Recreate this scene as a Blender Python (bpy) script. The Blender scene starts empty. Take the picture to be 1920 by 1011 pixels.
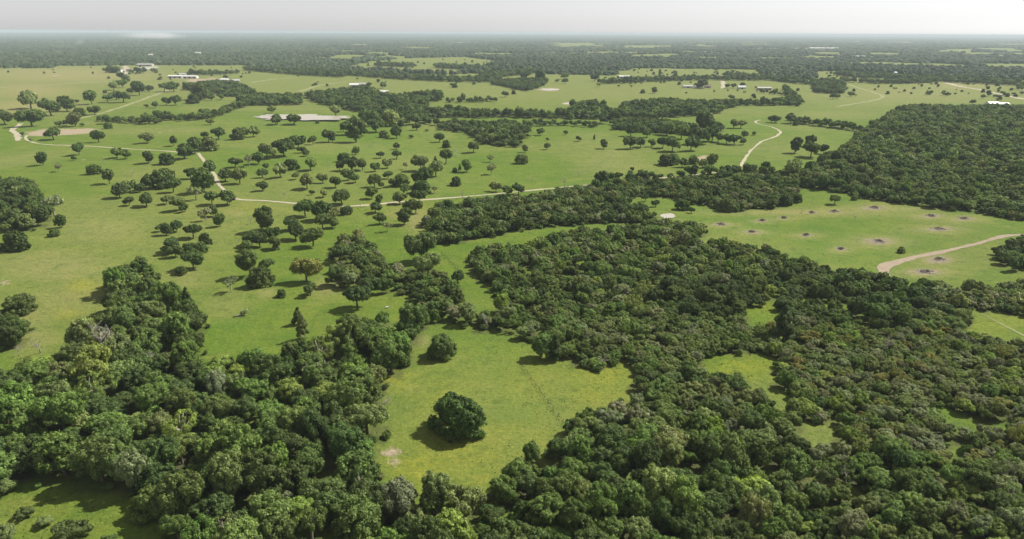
import bpy, math, random
import numpy as np
from mathutils import Matrix, Vector

# ------------------------------------------------------------------ camera, sky, sun, exposure
random.seed(7)
RNG = np.random.default_rng(7)
S = bpy.context.scene
C = S.collection
rad = math.radians
W0, H0, F = 1920.0, 1011.0, 1321.0
HCAM = 110.0
PITCH = math.atan((505.5 - 61.5) / F)
ROLL = rad(0.27)
cam_data = bpy.data.cameras.new('camera')
cam = bpy.data.objects.new('camera', cam_data)
C.objects.link(cam)
cam_data.sensor_width = 36.0
cam_data.lens = 36.0 * F / W0
cam_data.clip_start = 1.0
cam_data.clip_end = 120000.0
CAM_M = Matrix.Rotation(math.pi / 2 - PITCH, 3, 'X') @ Matrix.Rotation(ROLL, 3, 'Z')
cam.matrix_world = Matrix.Translation((0, 0, HCAM)) @ CAM_M.to_4x4()
S.camera = cam

SUN_EL, SUN_AZ = rad(47), rad(27)            # azimuth counted from +X towards +Y (far)
sun_dir = Vector((math.cos(SUN_EL) * math.cos(SUN_AZ), math.cos(SUN_EL) * math.sin(SUN_AZ), math.sin(SUN_EL)))
world = bpy.data.worlds.new('World')
S.world = world
world.use_nodes = True
wn = world.node_tree
wn.nodes.clear()
sky = wn.nodes.new('ShaderNodeTexSky')
sky.sky_type = 'NISHITA'
sky.sun_disc = False
sky.sun_elevation = SUN_EL
sky.sun_rotation = math.pi / 2 - SUN_AZ
sky.altitude = 100
sky.air_density = 1.0
sky.dust_density = 0.4
sky.ozone_density = 4.0
bg = wn.nodes.new('ShaderNodeBackground')
bg.inputs[1].default_value = 0.080
wo = wn.nodes.new('ShaderNodeOutputWorld')
veil = wn.nodes.new('ShaderNodeHueSaturation')      # humid, milky air: the whole sky is paler than clean air
veil.inputs['Saturation'].default_value = 0.05
wn.links.new(sky.outputs[0], veil.inputs['Color'])
wn.links.new(veil.outputs[0], bg.inputs[0])
wn.links.new(bg.outputs[0], wo.inputs[0])

sd = bpy.data.lights.new('sun', 'SUN')
sd.energy = 5.0
sd.angle = rad(0.55)
sd.color = (1.0, 0.96, 0.89)
sun = bpy.data.objects.new('sun', sd)
C.objects.link(sun)
sun.rotation_euler = sun_dir.to_track_quat('Z', 'Y').to_euler()
sun.location = (300, 200, 400)

S.view_settings.view_transform = 'Standard'
S.view_settings.look = 'None'
S.view_settings.exposure = 0.64
S.view_settings.gamma = 1.0
S.view_settings.use_curve_mapping = False
S.render.engine = 'CYCLES'
S.cycles.use_denoising = True
S.cycles.max_bounces = 5
S.cycles.diffuse_bounces = 2
S.cycles.glossy_bounces = 2
S.cycles.transmission_bounces = 3
S.cycles.volume_bounces = 1
S.cycles.transparent_max_bounces = 6
S.cycles.sample_clamp_indirect = 4.0

# ------------------------------------------------------------------ ground survey helpers
MNP = np.array(CAM_M)


def relief(x, y):
    d = np.hypot(x, y)
    fade = np.clip((1800 - d) / 900, 0, 1)
    h = (0.9 * np.sin(x / 46.0 + 0.7) * np.cos(y / 61.0 + 0.3) + 0.8 * np.sin((x + 0.6 * y) / 83.0)
         + 0.35 * np.sin(x / 19.0 - y / 27.0))
    return h * fade


def ground(px, py, it=4):
    """photo pixel -> point on the ground (arrays welcome)"""
    px = np.asarray(px, float)
    py = np.asarray(py, float)
    v = np.stack([(px - W0 / 2) / F, -(py - H0 / 2) / F, -np.ones_like(px)], -1) @ MNP.T
    vz = np.minimum(v[..., 2], -1e-4)
    z = 0.0
    for _ in range(it):
        t = (z - HCAM) / vz
        x, y = v[..., 0] * t, v[..., 1] * t
        z = relief(x, y)
    return x, y, z


def project(x, y, z):
    p = np.stack(np.broadcast_arrays(x, y, np.asarray(z, float) - HCAM), -1) @ MNP
    dep = np.maximum(-p[..., 2], 1e-3)
    return W0 / 2 + F * p[..., 0] / dep, H0 / 2 - F * p[..., 1] / dep, F / dep


def inside(poly, px, py):
    px = np.asarray(px, float)
    py = np.asarray(py, float)
    r = np.zeros(px.shape, bool)
    n = len(poly)
    for i in range(n):
        x1, y1 = poly[i]
        x2, y2 = poly[(i + 1) % n]
        if y1 == y2:
            continue
        c = (y1 > py) != (y2 > py)
        r ^= c & (px < (x2 - x1) * (py - y1) / (y2 - y1) + x1)
    return r


def smooth_noise(x, y, s, seed=0):
    """cheap value noise, -1..1"""
    r = np.random.default_rng(seed).random((64, 64))
    u, v = x / s, y / s
    i, j = np.floor(u).astype(int), np.floor(v).astype(int)
    f, g = u - i, v - j
    f, g = f * f * (3 - 2 * f), g * g * (3 - 2 * g)
    a = r[i % 64, j % 64] * (1 - f) + r[(i + 1) % 64, j % 64] * f
    b = r[i % 64, (j + 1) % 64] * (1 - f) + r[(i + 1) % 64, (j + 1) % 64] * f
    return (a * (1 - g) + b * g) * 2 - 1


# ------------------------------------------------------------------ scene helpers
def tag(o, label=None, cat=None, group=None, kind=None):
    if label: o['label'] = label
    if cat: o['category'] = cat
    if group: o['group'] = group
    if kind: o['kind'] = kind
    return o


def mesh_np(name, verts, faces, mat=None, smooth=False):
    me = bpy.data.meshes.new(name)
    verts = np.asarray(verts, np.float32)
    if isinstance(faces, np.ndarray):
        n, k = faces.shape
        me.vertices.add(len(verts))
        me.vertices.foreach_set('co', verts.ravel())
        me.loops.add(n * k)
        me.loops.foreach_set('vertex_index', faces.astype(np.int32).ravel())
        me.polygons.add(n)
        me.polygons.foreach_set('loop_start', np.arange(0, n * k, k, dtype=np.int32))
        me.update(calc_edges=True)
    else:
        me.from_pydata([tuple(v) for v in verts], [], faces)
        me.update()
    if mat: me.materials.append(mat)
    me.polygons.foreach_set('use_smooth', np.full(len(me.polygons), smooth))
    return me


def obj(name, me, parent=None, loc=(0, 0, 0)):
    o = bpy.data.objects.new(name, me)
    C.objects.link(o)
    o.location = loc
    if parent is not None: o.parent = parent
    return o


def thing(name, label, cat, loc=(0, 0, 0), rotz=0.0, group=None, scale=(1, 1, 1)):
    o = obj(name, None, None, loc)
    o.rotation_euler = (0, 0, rotz)
    o.scale = scale
    o.empty_display_size = 1
    return tag(o, label, cat, group)


def new_mat(name):
    m = bpy.data.materials.new(name)
    m.use_nodes = True
    t = m.node_tree
    t.nodes.clear()
    out = t.nodes.new('ShaderNodeOutputMaterial')
    return m, t, t.nodes.new, t.links.new, out


def simple_mat(name, col, rough=0.85, noise=0.25, scale=1.5, spec=0.2, metal=0.0):
    m, t, N, L, out = new_mat(name)
    b = N('ShaderNodeBsdfPrincipled')
    b.inputs['Roughness'].default_value = rough
    b.inputs['Specular IOR Level'].default_value = spec
    b.inputs['Metallic'].default_value = metal
    tc = N('ShaderNodeTexCoord')
    nz = N('ShaderNodeTexNoise')
    nz.inputs['Scale'].default_value = scale
    nz.inputs['Detail'].default_value = 5
    L(tc.outputs['Object'], nz.inputs['Vector'])
    mx = N('ShaderNodeMix'); mx.data_type = 'RGBA'
    mx.inputs[6].default_value = (*[c * (1 - noise) for c in col], 1)
    mx.inputs[7].default_value = (*[min(1, c * (1 + noise)) for c in col], 1)
    L(nz.outputs[0], mx.inputs[0])
    L(mx.outputs[2], b.inputs['Base Color'])
    L(b.outputs[0], out.inputs[0])
    return m


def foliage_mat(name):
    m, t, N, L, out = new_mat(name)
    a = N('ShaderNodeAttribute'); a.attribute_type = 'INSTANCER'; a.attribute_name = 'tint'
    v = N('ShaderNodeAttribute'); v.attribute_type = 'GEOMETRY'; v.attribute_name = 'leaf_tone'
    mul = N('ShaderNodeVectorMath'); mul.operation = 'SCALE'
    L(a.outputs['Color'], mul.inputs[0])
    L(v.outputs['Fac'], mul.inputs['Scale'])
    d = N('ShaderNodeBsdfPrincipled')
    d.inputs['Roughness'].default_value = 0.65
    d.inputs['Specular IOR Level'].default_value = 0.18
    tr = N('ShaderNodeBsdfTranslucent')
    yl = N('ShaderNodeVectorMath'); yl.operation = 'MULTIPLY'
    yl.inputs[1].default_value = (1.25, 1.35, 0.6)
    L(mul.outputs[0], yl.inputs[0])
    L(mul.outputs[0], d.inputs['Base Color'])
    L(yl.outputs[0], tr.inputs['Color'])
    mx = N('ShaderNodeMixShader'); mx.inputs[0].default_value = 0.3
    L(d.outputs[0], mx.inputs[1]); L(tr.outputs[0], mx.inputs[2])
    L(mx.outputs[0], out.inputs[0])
    return m


M_LEAF = foliage_mat('leaves')
M_BARK = simple_mat('bark', (0.11, 0.09, 0.07), 0.95, 0.4, 3.0)
M_DEAD = simple_mat('dead_wood', (0.30, 0.27, 0.235), 0.9, 0.3, 3.0)
M_CHAR = simple_mat('charred_wood', (0.095, 0.08, 0.07), 0.95, 0.5, 2.0)
M_ASH = simple_mat('ash', (0.19, 0.165, 0.145), 1.0, 0.4, 1.2)
M_ROAD = simple_mat('pale_gravel', (0.33, 0.295, 0.21), 0.95, 0.35, 0.35)
M_DIRT = simple_mat('tan_dirt', (0.25, 0.20, 0.14), 0.95, 0.35, 0.4)
M_TRACK = simple_mat('worn_grass_track', (0.21, 0.215, 0.095), 0.95, 0.3, 0.2)

# ------------------------------------------------------------------ ground
ys = [-260.0]
while ys[-1] < 42000:
    d = max(ys[-1], 0)
    ys.append(ys[-1] + max(2.6 if ys[-1] > 90 else 12, 0.0075 * d))
ys = np.array(ys)
NCOL = 330
u = np.linspace(-1, 1, NCOL)
GX = u[None, :] * (190 + 0.86 * np.maximum(ys, 0))[:, None] * np.where(np.abs(u) > 0.985, 1.6, 1.0)[None, :]
GY = np.repeat(ys[:, None], NCOL, 1)
GZ = relief(GX, GY)
# low wooded ridges on the far left skyline
GZ = GZ + 55 * np.exp(-((GX + 9000) / 9000) ** 2) * np.clip((GY - 14000) / 8000, 0, 1) \
        + 22 * np.exp(-((GX - 3000) / 9000) ** 2) * np.clip((GY - 20000) / 9000, 0, 1)
gverts = np.stack([GX, GY, GZ], -1).reshape(-1, 3)
ii = np.arange(len(ys) * NCOL).reshape(len(ys), NCOL)
gfaces = np.stack([ii[:-1, :-1], ii[:-1, 1:], ii[1:, 1:], ii[1:, :-1]], -1).reshape(-1, 4)

px_g, py_g, _ = project(gverts[:, 0], gverts[:, 1], gverts[:, 2])
front = gverts[:, 1] > 60
# worn / dry / yellow-flowered / lush areas of the pasture: (px, py, rx, ry, strength) in survey pixels
DRY = [(120, 140, 260, 22, .75), (60, 170, 140, 22, .7), (40, 200, 130, 18, .7), (330, 160, 200, 20, .45), (180, 150, 120, 10, .5),
       (1700, 175, 300, 28, .45), (1150, 175, 200, 25, .35), (1800, 160, 140, 14, .6), (1300, 170, 150, 14, .35),
       (100, 500, 160, 40, .5), (120, 560, 150, 60, .35), (60, 630, 60, 40, .45), (345, 520, 60, 30, .4), (760, 400, 40, 14, .5),
       (1150, 290, 60, 14, .35), (190, 430, 130, 45, .42), (420, 570, 60, 30, .3), (300, 330, 120, 30, .25), (610, 540, 30, 20, .5), (500, 550, 20, 12, .5), (440, 400, 30, 14, .5),
       (1500, 398, 200, 8, .55), (1680, 392, 140, 6, .5), (1840, 480, 90, 40, .2), (785, 415, 25, 25, .6), (700, 130, 90, 8, .6),
       (1250, 130, 80, 6, .4), (1560, 215, 120, 10, .3), (300, 245, 160, 10, .3), (60, 590, 70, 40, .4), (790, 640, 40, 14, .45)]
YEL = [(790, 880, 60, 40, .7), (860, 845, 90, 40, .55), (740, 715, 40, 18, .6), (1130, 700, 60, 30, .65), (1120, 740, 60, 30, .5), (990, 720, 60, 40, .3),
       (155, 535, 25, 12, .8), (130, 590, 25, 10, .6), (900, 905, 60, 40, .35), (1390, 690, 60, 20, .6), (1430, 575, 25, 10, .6), (940, 810, 60, 18, .4),
       (830, 760, 50, 50, .35), (1010, 830, 30, 40, .35), (1860, 610, 60, 20, .4), (740, 390, 120, 14, .25), (470, 390, 60, 10, .4)]
LUSH = [(860, 920, 60, 30, .5), (960, 760, 50, 60, .35), (880, 660, 60, 30, .25), (420, 620, 50, 40, .25), (1500, 470, 160, 40, .45),
        (1420, 430, 60, 30, .5), (600, 300, 200, 60, .25), (400, 330, 60, 20, .3), (1400, 360, 80, 20, .4), (1300, 390, 80, 20, .4)]
BARE = [(730, 848, 24, 10, .8), (735, 870, 16, 7, .5), (1322, 298, 13, 7, 1.1), (120, 247, 58, 5.5, 1.2), (85, 250, 38, 6, 1.1), (160, 243, 30, 3, .8),
        (460, 588, 9, 3, .5), (8, 530, 22, 14, .55), (1240, 418, 20, 4, .4), (1028, 168, 24, 3.5, .9), (1066, 195, 14, 2.2, .9),
        (372, 151, 26, 4, .9), (400, 148, 22, 4, .6), (105, 142, 8, 1.6, .9), (152, 196, 9, 1.6, .9), (80, 193, 5, 1.2, .8), (340, 147, 40, 3, .6),
        (245, 250, 6, 1, .7), (250, 252, 5, 1, .7), (270, 245, 5, 1, .8), (300, 248, 8, 1, .7), (320, 244, 6, 1, .7), (155, 300, 6, 1.4, .7),
        (50, 302, 6, 1.3, .6), (340, 315, 5, 1.2, .7), (118, 317, 5, 1.6, .7), (190, 160, 5, 1, .7), (1672, 435, 10, 2, .6), (750, 625, 12, 2, .5)]
PILES = [(1352, 421, 34, 6), (1410, 435, 30, 7), (1430, 414, 22, 5), (1470, 409, 20, 4), (1522, 399, 24, 4), (1565, 397, 34, 6), (1640, 390, 46, 9),
         (1512, 441, 26, 6), (1576, 467, 22, 8), (1647, 453, 52, 12), (1746, 405, 36, 7), (1808, 410, 38, 8), (1761, 430, 50, 9),
         (1760, 487, 46, 13), (1735, 510, 60, 11)]


def paint(spots, edge=1.0):
    a = np.zeros(len(gverts))
    for (x, y, rx, ry, s) in spots:
        q = ((px_g - x) / rx) ** 2 + ((py_g - y) / ry) ** 2
        a = np.maximum(a, s * np.exp(-q * edge))
    return np.where(front, a, 0)


dry = paint(DRY + [(a_, b_ + 1, c_ * 1.3, d_ * 1.1, .55) for a_, b_, c_, d_ in PILES])
yel = paint(YEL)
lush = paint(LUSH)
bare = paint(BARE, 0.9)
burn = np.zeros(len(gverts))
for (x, y, rx, ry) in PILES:
    q = np.sqrt(((px_g - x) / (rx * .62)) ** 2 + ((py_g - y) / (ry * .62)) ** 2)
    burn = np.maximum(burn, np.where(front, np.clip(1.35 - q, 0, 1), 0))
# outside the surveyed view the pasture goes on with the same mixture
off = np.clip(smooth_noise(gverts[:, 0], gverts[:, 1], 90, 3), 0, 1) * 0.35
dry = np.maximum(dry, off)
dry = np.maximum(dry, np.clip((gverts[:, 1] - 900) / 1500, 0, .3))

M_GRASS, t, N, L, out = new_mat('pasture_grass')


def attr(n):
    a = N('ShaderNodeAttribute'); a.attribute_name = n
    return a.outputs['Fac']


def noise(scale, detail=4, rough=.6, sx=1, sy=1):
    mp = N('ShaderNodeMapping'); mp.inputs['Scale'].default_value = (sx, sy, 1)
    tcd = N('ShaderNodeTexCoord')
    L(tcd.outputs['Object'], mp.inputs[0])
    n = N('ShaderNodeTexNoise'); n.inputs['Scale'].default_value = scale
    n.inputs['Detail'].default_value = detail; n.inputs['Roughness'].default_value = rough
    L(mp.outputs[0], n.inputs['Vector'])
    return n.outputs[0]


def math_n(op, a, b=None, clamp=False):
    m = N('ShaderNodeMath'); m.operation = op; m.use_clamp = clamp
    for k, q in enumerate((a, b)):
        if q is None: continue
        if isinstance(q, (int, float)): m.inputs[k].default_value = q
        else: L(q, m.inputs[k])
    return m.outputs[0]


def ramp(f, lo, hi):
    r = N('ShaderNodeMapRange'); r.inputs[1].default_value = lo; r.inputs[2].default_value = hi
    L(f, r.inputs[0])
    return r.outputs[0]


def mixc(f, a, b):
    m = N('ShaderNodeMix'); m.data_type = 'RGBA'
    if isinstance(f, (int, float)): m.inputs[0].default_value = f
    else: L(f, m.inputs[0])
    for k, q in ((6, a), (7, b)):
        if isinstance(q, tuple): m.inputs[k].default_value = (*q, 1)
        else: L(q, m.inputs[k])
    return m.outputs[2]


n_big = noise(0.009, 5)
n_mid = noise(0.05, 5, .65)
n_sml = noise(0.35, 5, .7)
n_fin = noise(0.85, 5, .8)
col = mixc(ramp(n_big, .35, .65), (0.092, 0.142, 0.016), (0.114, 0.154, 0.022))
col = mixc(ramp(n_mid, .42, .66), col, (0.070, 0.124, 0.014))
col = mixc(math_n('MULTIPLY', ramp(noise(0.022, 6, .7, 1, .55), .5, .68), .5), col, (0.145, 0.158, 0.032))
col = mixc(math_n('MULTIPLY', ramp(noise(0.11, 5, .65, .22, 1.0), .46, .64), .5), col, (0.070, 0.120, 0.015))
col = mixc(math_n('MULTIPLY', ramp(noise(0.06, 5, .7, .6, 1.0), .54, .66), .45), col, (0.165, 0.172, 0.040))
lf = math_n('MULTIPLY', attr('lush'), ramp(n_mid, .2, .7))
col = mixc(lf, col, (0.064, 0.150, 0.015))
df = math_n('MULTIPLY', attr('dry'), ramp(n_sml, .0, .5))
col = mixc(df, col, (0.250, 0.215, 0.095))
yf = math_n('MULTIPLY', math_n('MULTIPLY', attr('yellow'), .7), ramp(n_sml, .25, .65))
col = mixc(yf, col, (0.270, 0.240, 0.022))
# scattered bare scuffs and darker weeds
col = mixc(math_n('MULTIPLY', ramp(n_sml, .66, .78), .3), col, (0.24, 0.22, 0.10))
weed = noise(0.16, 6, .75)
col = mixc(math_n('MULTIPLY', ramp(weed, .52, .68), .75), col, (0.058, 0.098, 0.018))
bf = ramp(math_n('ADD', math_n('ADD', attr('bare'), math_n('MULTIPLY', math_n('SUBTRACT', n_sml, .5), 1.0)), math_n('MULTIPLY', math_n('SUBTRACT', n_mid, .5), 1.1)), .38, .62)
col = mixc(bf, col, mixc(n_fin, (0.22, 0.175, 0.115), (0.34, 0.28, 0.195)))
rf = ramp(math_n('ADD', math_n('ADD', attr('burn'), math_n('MULTIPLY', math_n('SUBTRACT', n_mid, .5), .9)), math_n('MULTIPLY', math_n('SUBTRACT', n_sml, .5), 1.6)), .3, .95)
col = mixc(rf, col, mixc(n_sml, (0.155, 0.135, 0.095), (0.25, 0.205, 0.14)))
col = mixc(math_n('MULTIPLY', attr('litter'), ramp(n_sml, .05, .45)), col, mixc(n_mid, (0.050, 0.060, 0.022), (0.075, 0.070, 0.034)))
fin = N('ShaderNodeHueSaturation')
L(ramp(n_fin, 0.15, 0.85), fin.inputs['Value'])
mr = fin.inputs['Value'].links[0].from_node
mr.inputs[3].default_value = 0.45; mr.inputs[4].default_value = 1.55
L(col, fin.inputs['Color'])
gb = N('ShaderNodeBsdfPrincipled')
gb.inputs['Roughness'].default_value = 0.95
gb.inputs['Specular IOR Level'].default_value = 0.08
L(fin.outputs[0], gb.inputs['Base Color'])
bp = N('ShaderNodeBump'); bp.inputs['Strength'].default_value = 0.6; bp.inputs['Distance'].default_value = 0.5
L(math_n('ADD', n_fin, math_n('MULTIPLY', n_sml, 1.6)), bp.inputs['Height'])
L(bp.outputs[0], gb.inputs['Normal'])
L(gb.outputs[0], out.inputs[0])

gme = mesh_np('ground', gverts, gfaces, M_GRASS, True)
for nm, arr in (('dry', dry), ('yellow', yel), ('lush', lush), ('bare', bare), ('burn', burn)):
    gme.attributes.new(nm, 'FLOAT', 'POINT').data.foreach_set('value', arr.astype(np.float32))
tag(obj('ground', gme), kind='structure')


# ------------------------------------------------------------------ roads, ponds
def catmull(P, step):
    P = np.array(P, float)
    P = np.vstack([2 * P[0] - P[1], P, 2 * P[-1] - P[-2]])
    o = []
    for i in range(1, len(P) - 2):
        n = max(2, int(np.linalg.norm(P[i + 1] - P[i]) / step))
        tt = np.linspace(0, 1, n, endpoint=False)[:, None]
        a, b, c, d = P[i - 1], P[i], P[i + 1], P[i + 2]
        o.append(.5 * (2 * b + (c - a) * tt + (2 * a - 5 * b + 4 * c - d) * tt ** 2 + (3 * b - a - 3 * c + d) * tt ** 3))
    o.append(P[-2][None])
    return np.vstack(o)


def road(name, pts, width, mat, lift=0.10, seed=0):
    x, y, _ = ground([p[0] for p in pts], [p[1] for p in pts])
    P = catmull(np.stack([x, y], -1), 3.0)
    T = np.gradient(P, axis=0)
    T /= np.linalg.norm(T, axis=1)[:, None] + 1e-9
    Nn = np.stack([-T[:, 1], T[:, 0]], -1)
    r = np.random.default_rng(seed)
    jit = lambda: np.convolve(r.normal(0, .6, len(P) + 4), np.ones(5) / 5, 'valid')[:, None]
    wl, wr = width / 2 * (1 + jit()), width / 2 * (1 + jit())
    cols = [P - Nn * wl, P - Nn * wl * .35, P + Nn * wr * .35, P + Nn * wr]
    V = np.stack(cols, 1).reshape(-1, 2)
    z = relief(V[:, 0], V[:, 1]) + lift
    k = np.arange(len(P) - 1)[:, None] * 4 + np.arange(3)[None]
    Fc = np.stack([k, k + 1, k + 5, k + 4], -1).reshape(-1, 4)
    return tag(obj(name, mesh_np(name, np.column_stack([V, z]), Fc, mat)), kind='structure')


road('gravel_road', [(372, 287), (385, 305), (400, 326), (415, 351), (440, 372), (500, 377), (580, 384), (640, 387), (700, 384), (760, 378),
                     (850, 371), (960, 361), (1040, 353), (1130, 344), (1180, 338), (1230, 335), (1300, 328), (1360, 322), (1386, 314),
                     (1396, 300), (1410, 280), (1430, 265), (1455, 256), (1463, 247), (1448, 239), (1424, 233), (1416, 228), (1426, 225)], 2.9, M_ROAD, seed=1)
road('gravel_track', [(372, 288), (330, 285), (250, 280), (160, 274), (85, 271), (58, 266), (48, 260), (50, 254)], 2.8, M_ROAD, 0.09, seed=2)
road('pale_track', [(34, 264), (33, 254), (24, 246), (28, 240), (40, 232)], 6, M_ROAD, seed=3)
road('grass_track', [(130, 226), (185, 214), (215, 205), (245, 195), (275, 184), (302, 174), (318, 168)], 7, M_TRACK, seed=4)
road('dirt_road', [(1665, 524), (1657, 512), (1660, 501), (1690, 490), (1740, 478), (1790, 467), (1840, 455), (1884, 443), (1930, 440)], 4.6, M_DIRT, seed=5)
road('far_lane', [(1772, 155), (1800, 162), (1840, 169), (1880, 178), (1930, 188)], 11, M_ROAD, seed=6)
road('far_track', [(-30, 166), (60, 161), (130, 157), (200, 153), (290, 148)], 12, M_TRACK, seed=7)
road('farm_drive', [(233, 124), (238, 129), (234, 134), (236, 140)], 16, M_ROAD, seed=8)
road('field_track', [(1570, 200), (1620, 192), (1652, 184), (1648, 177), (1610, 165), (1590, 158)], 6, M_TRACK, seed=9)
road('house_drive', [(1354, 152), (1356, 158), (1355, 166)], 10, M_ROAD, seed=10)
road('pasture_track', [(560, 172), (575, 168), (600, 160), (650, 154)], 9, M_TRACK, seed=11)
road('hay_track', [(470, 155), (520, 148), (560, 146)], 12, M_TRACK, seed=12)

road('wheel_trail', [(1838, 588), (1870, 604), (1905, 622), (1940, 640)], .8, M_TRACK, seed=14)

M_WATER, t, N, L, out = new_mat('pond_water')
b = N('ShaderNodeBsdfPrincipled')
b.inputs['Base Color'].default_value = (0.34, 0.31, 0.25, 1)
b.inputs['Roughness'].default_value = 0.3
tcw = N('ShaderNodeTexCoord'); nw = N('ShaderNodeTexNoise'); nw.inputs['Scale'].default_value = 0.6
L(tcw.outputs['Object'], nw.inputs['Vector'])
bw = N('ShaderNodeBump'); bw.inputs['Strength'].default_value = 0.15; bw.inputs['Distance'].default_value = .1
L(nw.outputs[0], bw.inputs['Height']); L(bw.outputs[0], b.inputs['Normal'])
L(b.outputs[0], out.inputs[0])


def sheet(name, poly, mat, lift, kind='structure'):
    x, y, _ = ground([p[0] for p in poly], [p[1] for p in poly])
    P = catmull(np.vstack([np.stack([x, y], -1), [[x[0], y[0]]]]), 4.0)[:-1]
    c = P.mean(0)
    P = c + (P - c) * (1 + .3 * smooth_noise(P[:, 0], P[:, 1], np.ptp(P[:, 0]) / 7, 61) + .12 * smooth_noise(P[:, 0], P[:, 1], np.ptp(P[:, 0]) / 18, 62))[:, None]
    z = float(np.max(relief(P[:, 0], P[:, 1]))) + lift
    V = [(c[0], c[1], z)] + [(p[0], p[1], z) for p in P]
    n = len(P)
    return tag(obj(name, mesh_np(name, V, [(0, 1 + i, 1 + (i + 1) % n) for i in range(n)], mat)), kind=kind)


sheet('pond', [(466, 219), (482, 216.5), (520, 216), (580, 217.5), (640, 221), (636, 226), (590, 227), (530, 226), (480, 223)], M_WATER, 0.12)
sheet('stock_pond', [(1238, 406), (1243, 402), (1258, 401), (1267, 405), (1262, 409), (1248, 410)], M_WATER, 0.12)
sheet('field_pond', [(1012, 168), (1020, 166.6), (1040, 166.6), (1047, 168), (1040, 169.5), (1020, 169.6)], M_WATER, 0.15)
sheet('small_pond', [(1054, 194), (1062, 193), (1076, 193), (1076, 195), (1062, 195.4)], M_WATER, 0.15)
sheet('farm_pond', [(250, 128), (262, 125.5), (290, 125), (296, 128), (280, 130), (258, 130)], M_WATER, 0.15)


# ------------------------------------------------------------------ tree meshes
def tube(path, r0, r1, sides=5):
    path = np.array(path, float)
    n = len(path)
    V, Fc = [], []
    for i, p in enumerate(path):
        d = path[min(i + 1, n - 1)] - path[max(i - 1, 0)]
        d = d / (np.linalg.norm(d) + 1e-9)
        a = np.cross(d, (0.31, 0.95, 0.05)); a /= np.linalg.norm(a) + 1e-9
        bq = np.cross(d, a)
        r = r0 + (r1 - r0) * i / (n - 1)
        for k in range(sides):
            th = 2 * math.pi * k / sides
            V.append(p + r * (math.cos(th) * a + math.sin(th) * bq))
    for i in range(n - 1):
        for k in range(sides):
            Fc.append((i * sides + k, i * sides + (k + 1) % sides, (i + 1) * sides + (k + 1) % sides, (i + 1) * sides + k))
    Fc.append(tuple(range(sides))[::-1])
    Fc.append(tuple(range((n - 1) * sides, n * sides)))
    return V, Fc


class MB:
    def __init__(s): s.v, s.f = [], []

    def add(s, vf):
        o = len(s.v)
        s.v += [tuple(q) for q in vf[0]]
        s.f += [tuple(i + o for i in q) for q in vf[1]]
        return s

    def box(s, cx, cy, z0, sx, sy, sz, rot=0.0):
        c, q = math.cos(rot), math.sin(rot)
        v = [(cx + c * x - q * y, cy + q * x + c * y, z0 + z) for z in (0, sz) for (x, y) in ((-sx / 2, -sy / 2), (sx / 2, -sy / 2), (sx / 2, sy / 2), (-sx / 2, sy / 2))]
        return s.add((v, [(3, 2, 1, 0), (4, 5, 6, 7), (0, 1, 5, 4), (1, 2, 6, 5), (2, 3, 7, 6), (3, 0, 4, 7)]))

    def mesh(s, name, mat, smooth=False): return mesh_np(name, s.v, s.f, mat, smooth)


ICO_T = (1 + 5 ** .5) / 2
ICO_V = np.array([(-1, ICO_T, 0), (1, ICO_T, 0), (-1, -ICO_T, 0), (1, -ICO_T, 0), (0, -1, ICO_T), (0, 1, ICO_T), (0, -1, -ICO_T), (0, 1, -ICO_T),
                  (ICO_T, 0, -1), (ICO_T, 0, 1), (-ICO_T, 0, -1), (-ICO_T, 0, 1)])
ICO_V /= np.linalg.norm(ICO_V[0])
ICO_F = np.array([(0, 11, 5), (0, 5, 1), (0, 1, 7), (0, 7, 10), (0, 10, 11), (1, 5, 9), (5, 11, 4), (11, 10, 2), (10, 7, 6), (7, 1, 8),
                  (3, 9, 4), (3, 4, 2), (3, 2, 6), (3, 6, 8), (3, 8, 9), (4, 9, 5), (2, 4, 11), (6, 2, 10), (8, 6, 7), (9, 8, 1)])


def unit(r, n):
    v = r.normal(size=(n, 3))
    return v / np.linalg.norm(v, axis=1)[:, None]


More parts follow.
